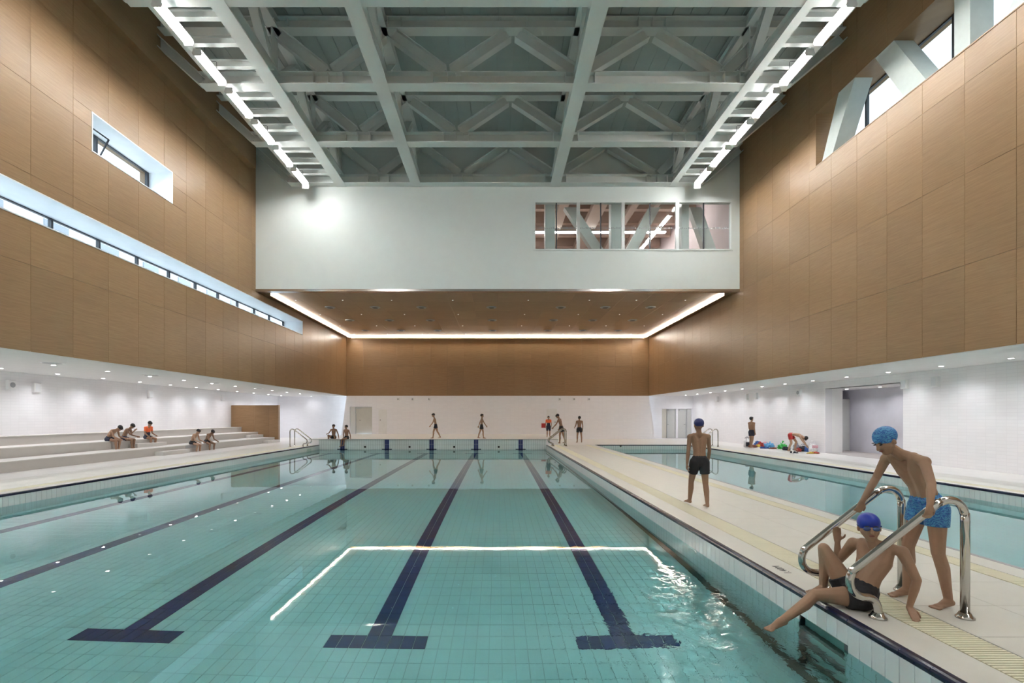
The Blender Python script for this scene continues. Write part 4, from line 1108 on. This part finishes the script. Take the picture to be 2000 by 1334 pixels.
J['wrL'] = V((xa + .02, RA - .042, za + .085)); J['elL'] = V((3.45, 3.99, 1.045)); J['hdL'] = V((-.18, -.05, -1)); J['pnL'] = V((0, 1, -.1)); J['cuL'] = 38; J['thL'] = 1
J['wrR'] = V((xb + .04, RB - .042, zb + .085)); J['elR'] = V((3.41, 4.52, 1.03)); J['hdR'] = V((-.4, -.05, -.95)); J['pnR'] = V((0, 1, -.1)); J['cuR'] = 38; J['thR'] = 1
J['hdc'] = V((3.315, yb_ + .02, 1.375)); J['fw'] = V((-.86, -.12, -.5)).normalized(); J['up'] = V((-.5, 0, .86)).normalized()
person('boy in a patterned blue cap and blue trunks leaning over the near ladder rails', J, 0, 'cap', 'blue_pattern', .006, .40, capmat='blue_pattern')
# boy seated on the pool edge
J = {'h': 1.50}
J['pel'] = V((3.03, 4.20, .115)); J['wai'] = V((3.09, 4.19, .26)); J['che'] = V((3.13, 4.17, .38)); J['nec'] = V((3.13, 4.17, .53))
J['hipL'] = V((2.99, 4.12, .10)); J['hipR'] = V((2.99, 4.27, .10))
J['shL'] = V((3.25, 4.03, .495)); J['shR'] = V((3.07, 4.33, .49))
J['knL'] = V((2.66, 4.21, .085)); J['anL'] = V((2.36, 4.17, -.115)); J['ftL'] = V((-1, -.1, -.28))
J['knR'] = V((2.86, 4.40, .425)); J['anR'] = V((2.86, 4.41, .075)); J['ftR'] = V((-1, .0, -.08))
J['elL'] = V((3.31, 3.96, .29)); J['wrL'] = V((3.265, 3.98, .070)); J['hdL'] = V((-.22, -.75, -.40)); J['pnL'] = V((0, .35, -1)); J['cuL'] = 5
J['elR'] = V((3.05, 4.50, .28)); J['wrR'] = V((3.02, 4.46, .475)); J['hdR'] = V((-.10, -.05, 1)); J['pnR'] = V((-.5, -1, 0)); J['cuR'] = 12
J['hdc'] = V((3.08, 4.16, .665)); J['fw'] = V((-.42, -.9, -.06)).normalized(); J['up'] = V((-.08, -.05, 1)).normalized()
person('seated boy in a plain dark blue cap and goggles dipping a foot in the pool', J, 0, 'cap', 'trunks_black', .006, .34, goggles=True, capmat='cap_blue', fat=1.18)
# boy walking away on the middle deck
J = place(pose(1.53, 2, 2, (22, 2, 12, 0), (-4, 2, 8, 0), (-8, 9, 12), (10, 9, 15)), (3.52, 8.75, 0), 0)
person('boy in a dark blue cap and black shorts walking away on the middle deck', J, 1, 'cap', 'trunks_black', .008, .55, capmat='cap_navy')
# boys on the bleachers, facing the pool (+x)
def sit(label, x, y, z, yaw, h=1.42, ref='seat', **kw):
    pk = {k: kw.pop(k) for k in ('lean', 'curl', 'L', 'Rg', 'AL', 'AR', 'nod', 'turn', 'twist') if k in kw}
    J = place(pose(h, **pk), (x, y, z), yaw, ref)
    return person(label, J, **kw)
sit('hunched boy in navy trunks, left of the pair on the bleachers', -15.08, 19.45, .64, -88, 1.5, lean=20, curl=40, L=(80, 0, 88, 4), Rg=(80, 0, 78, 6), AL=(10, 3, 62), AR=(16, 3, 52), nod=10, turn=-10, skin=0, trunks='trunks_navy')
sit('boy beside the hunched boy, right of the pair on the bleachers', -15.02, 20.15, .64, -80, 1.42, lean=16, curl=26, L=(82, 0, 85, 4), Rg=(82, 0, 80, 5), AL=(8, 3, 66), AR=(30, -6, 105), nod=14, turn=10, skin=3, trunks='trunks_navy')
sit('boy in an orange and navy swimsuit sitting alone on the bleachers', -15.02, 21.5, .64, -104, 1.42, lean=6, curl=10, L=(78, 0, 88, 8), Rg=(80, 0, 80, 8), AL=(4, 4, 58), AR=(2, 5, 55), nod=24, turn=-5, skin=0, trunks='trunks_navy', suit='suit_orange')
sit('boy in black trunks on the lowest tier, left of the two near the aisle', -13.98, 22.95, .32, -92, 1.44, lean=16, curl=24, L=(72, 0, 78, 4), Rg=(74, 0, 86, 5), AL=(14, 3, 50), AR=(16, 3, 46), nod=0, turn=0, skin=2)
sit('boy on the lowest tier, right of the two near the aisle', -13.95, 24.05, .32, -104, 1.42, lean=20, curl=26, L=(74, 0, 82, 12), Rg=(72, 0, 74, 12), AL=(12, 8, 50), AR=(18, 8, 38), nod=14, turn=-25, skin=3)
# two boys on the platform edge facing the camera
sit('boy sitting with drawn-up knees on the pool end beside the left ladder', -9.36, 28.62, PLAT, 172, 1.5, lean=-4, curl=6, L=(118, 0, 128, 22), Rg=(112, 0, 120, 14), AL=(-14, 18, 4), AR=(46, 6, 30), nod=4, skin=1)
sit('boy sitting on the pool end with his legs hanging to the water', -8.52, 28.32, PLAT, 160, 1.44, lean=2, curl=4, L=(78, 0, 70, 2), Rg=(72, 0, 62, 2), AL=(-10, 16, 6), AR=(-8, 16, 6), nod=0, turn=25, skin=1)
def stand(label, x, y, z, yaw, h=1.42, **kw): return sit(label, x, y, z, yaw, h, ref='foot', **kw)
stand('boy in black trunks walking to the right on the far platform', -.92, 28.6, PLAT, -80, 1.40, lean=3, L=(-14, 1, 4, 0), Rg=(14, 1, 10, 0), AL=(-24, 4, 6), AR=(24, 8, 10), skin=0, hem=.5)
stand('pale boy bending forward as he walks on the far platform', -3.55, 28.75, PLAT, 95, 1.46, lean=8, curl=6, L=(20, 1, 14, 0), Rg=(-16, 1, 12, 0), AL=(18, 4, 20), AR=(-16, 4, 12), nod=10, skin=2, trunks='trunks_navy')
stand('small boy in an orange top and navy bottoms behind the far ladder', 3.10, 30.6, PLAT, 175, 1.28, L=(4, 2, 4, 0), Rg=(-3, 2, 4, 0), skin=0, trunks='trunks_navy', suit='suit_orange', hem=.85)
stand('tall man in dark shorts looking down at the far ladder', 3.72, 29.3, 0, 65, 1.76, lean=10, curl=8, L=(8, 2, 6, 0), Rg=(-12, 2, 4, 0), AL=(26, 4, 18), AR=(6, 6, 10), nod=28, skin=1, hem=.5)
stand('boy in black shorts standing with his back turned near the far doors', 4.95, 30.4, 0, 5, 1.60, L=(3, 5, 3, 0), Rg=(-3, 5, 3, 0), AL=(14, 8, 50), AR=(4, 10, 14), skin=1, hem=.5)
stand('boy standing against the right white wall beside the backpack', 12.75, 25.2, 0, -70, 1.56, L=(6, 2, 6, 0), Rg=(-6, 2, 6, 0), AL=(10, 6, 20), AR=(-6, 6, 16), skin=0, trunks='trunks_navy', hem=.5)
stand('boy in red shorts bending down over the clothes by the right wall', 13.25, 22.7, 0, -138, 1.5, lean=86, curl=26, L=(34, 4, 44, 0), Rg=(10, 4, 30, 0), AL=(20, 2, 8), AR=(30, 2, 8), nod=10, skin=2, trunks='suit_red', hem=.55)

# ------------------------------------------------------------------ clothes, bags and shoes along the right wall
def lump(mb, c, r, seed, rough=.35, n=32, m=20):
    rnd = random.Random(seed); ph = [(rnd.uniform(-6, 6), rnd.uniform(-6, 6), rnd.uniform(-5, 5), rnd.uniform(0, 6.3), rnd.uniform(.4, 1)) for _ in range(7)]
    k = MB(); k.ell((0, 0, 0), 1, 1, 1, n=n, m=m)
    o = []
    for x, y, z in k.v:
        q = sum(a5 * (1 - 2 * abs(math.sin(a1 * x + a2 * y + a3 * z + a4))) for a1, a2, a3, a4, a5 in ph) / 3.2
        d_ = 1 + rough * q
        zz = z * (1 + rough * 1.3 * q) * r[2] + r[2] * .45
        o.append((c[0] + x * d_ * r[0], c[1] + y * d_ * r[1], max(zz, 0) + c[2]))
    mb.sm = True
    return mb.add(o, k.f)
GC = 'clothes and bags left along the right wall'
def cloth(nm, label, cat, px, py, r, mat, seed, rough=.4, extra=None):
    y = F * H / (py - VY); x = (px - VX) * y / F
    if x + r[0] * 1.2 > RXW - .08: x = RXW - .08 - r[0] * 1.2; y = x * F / (px - VX)
    o = empty(nm, (x, y, .001), label=label, cat=cat, group=GC)
    b = MB(); lump(b, (0, 0, 0), r, seed, rough); b.build('fabric' if cat not in ('bag',) else 'bag_body', mat, o)
    if extra: extra(o)
    return o
def straps(c, r_, mat):
    def f_(o):
        for q in (-.07, .07): MB().tube([(c[0] + r_ * math.cos(a), c[1] + q, c[2] + r_ * 1.2 * math.sin(a)) for a in [R(10 + 16 * i) for i in range(11)]], .012, 6).build('strap', mat, o)
    return f_
def knot(z, mat):
    def f_(o): MB().tube([(0, 0, z), (.01, 0, z + .05), (.05, .02, z + .10)], [.03, .025, .05], 8).build('knot', mat, o)
    return f_
cloth('backpack', 'white and black backpack at the left end of the clothes line', 'bag', 1459, 873, (.19, .17, .30), 'cloth_white', 3, .16, lambda o: (MB().slab(-.12, .12, -.20, -.13, .04, .26, .02, 'y-').build('front_pocket', 'cloth_dark', o), straps((.02, .0, .42), .09, 'cloth_dark')(o)))
cloth('towel', 'brown towel on the floor beside the white backpack', 'towel', 1470, 874, (.24, .2, .10), 'cloth_brown', 5)
cloth('shirt', 'dark blue shirt heaped behind the red jacket', 'clothing', 1481, 868.5, (.22, .2, .19), 'cloth_blue', 8)
cloth('jacket', 'red jacket in the middle of the left heap', 'clothing', 1488, 872, (.26, .22, .17), 'cloth_red', 9, .5)
cloth('shirt', 'yellow shirt poking out left of the red jacket', 'clothing', 1479, 873, (.16, .16, .10), 'cloth_yellow', 10)
cloth('shirt', 'pink patterned shirt on top of the left heap', 'clothing', 1493, 869, (.16, .16, .19), 'cloth_pink', 11)
cloth('towel', 'sky blue towel draped at the right of the left heap', 'towel', 1503, 872.5, (.26, .2, .17), 'cloth_sky', 12, .5)
cloth('trousers', 'navy trousers flat in front of the sky blue towel', 'clothing', 1493, 876, (.24, .16, .07), 'cloth_blue', 13)
cloth('towel', 'reddish towel lying at the right tip of the left heap', 'towel', 1510, 877, (.22, .14, .06), 'cloth_brown', 14)
cloth('carrier_bag', 'bright green carrier bag at the left of the right heap', 'bag', 1528, 877, (.24, .2, .19), 'cloth_green', 15, .4, knot(.28, 'cloth_green'))
cloth('jacket', 'black jacket beside the green carrier bag', 'clothing', 1536, 879.5, (.2, .18, .12), 'cloth_dark', 16)
cloth('towel', 'grey towel under the hands of the bending boy', 'towel', 1556, 877, (.18, .18, .22), 'cloth_grey', 17)
cloth('jacket', 'red jacket in the middle of the right heap', 'clothing', 1560, 882, (.17, .15, .12), 'cloth_red', 18)
cloth('sports_bag', 'black sports bag right of the bending boy', 'bag', 1570, 881.5, (.22, .18, .17), 'cloth_dark', 19, .2, straps((0, 0, .22), .1, 'cloth_grey'))
cloth('sports_bag', 'dark blue bag beside the clear carrier bag', 'bag', 1577, 881, (.16, .15, .15), 'cloth_blue', 20, .2)
cloth('carrier_bag', 'white see-through carrier bag with colourful things at the right end', 'bag', 1588, 881, (.19, .16, .27), 'cloth_white', 21, .2, lambda o: (MB().slab(-.12, .12, -.175, -.12, .2, .32, .01, 'y-').build('print', 'cloth_pink', o), straps((0, 0, .42), .08, 'cloth_white')(o)))
cloth('towel', 'red and yellow towel at the foot of the clear carrier bag', 'towel', 1588, 886, (.26, .12, .06), 'cloth_yellow', 22, .4, lambda o: lump(MB(), (.08, -.04, .0), (.18, .09, .065), 30).build('red_stripe', 'cloth_red', o))
def shoe(label, px, py, yaw):
    y = F * H / (py - VY); x = (px - VX) * y / F
    o = empty('shoe', (x, y, .001), label=label, cat='shoe', group='black shoes in front of the right heap'); o.rotation_euler = (0, 0, R(yaw))
    b = MB(); b.prism([(-.13, 0), (.13, 0), (.14, .02), (-.135, .03)], 'y', -.045, .045); b.build('sole', 'cloth_white', o)
    u_ = MB(); u_.ell((-.06, 0, .06), .07, .042, .055); u_.ell((.05, 0, .045), .085, .042, .035); u_.build('upper', 'cloth_dark', o)
    MB().box(-.01, .05, -.02, .02, .072, .082).build('laces', 'cloth_white', o)
shoe('left of the two black shoes in front of the right heap', 1545, 886, 60)
shoe('right of the two black shoes in front of the right heap', 1554, 886.5, 20)
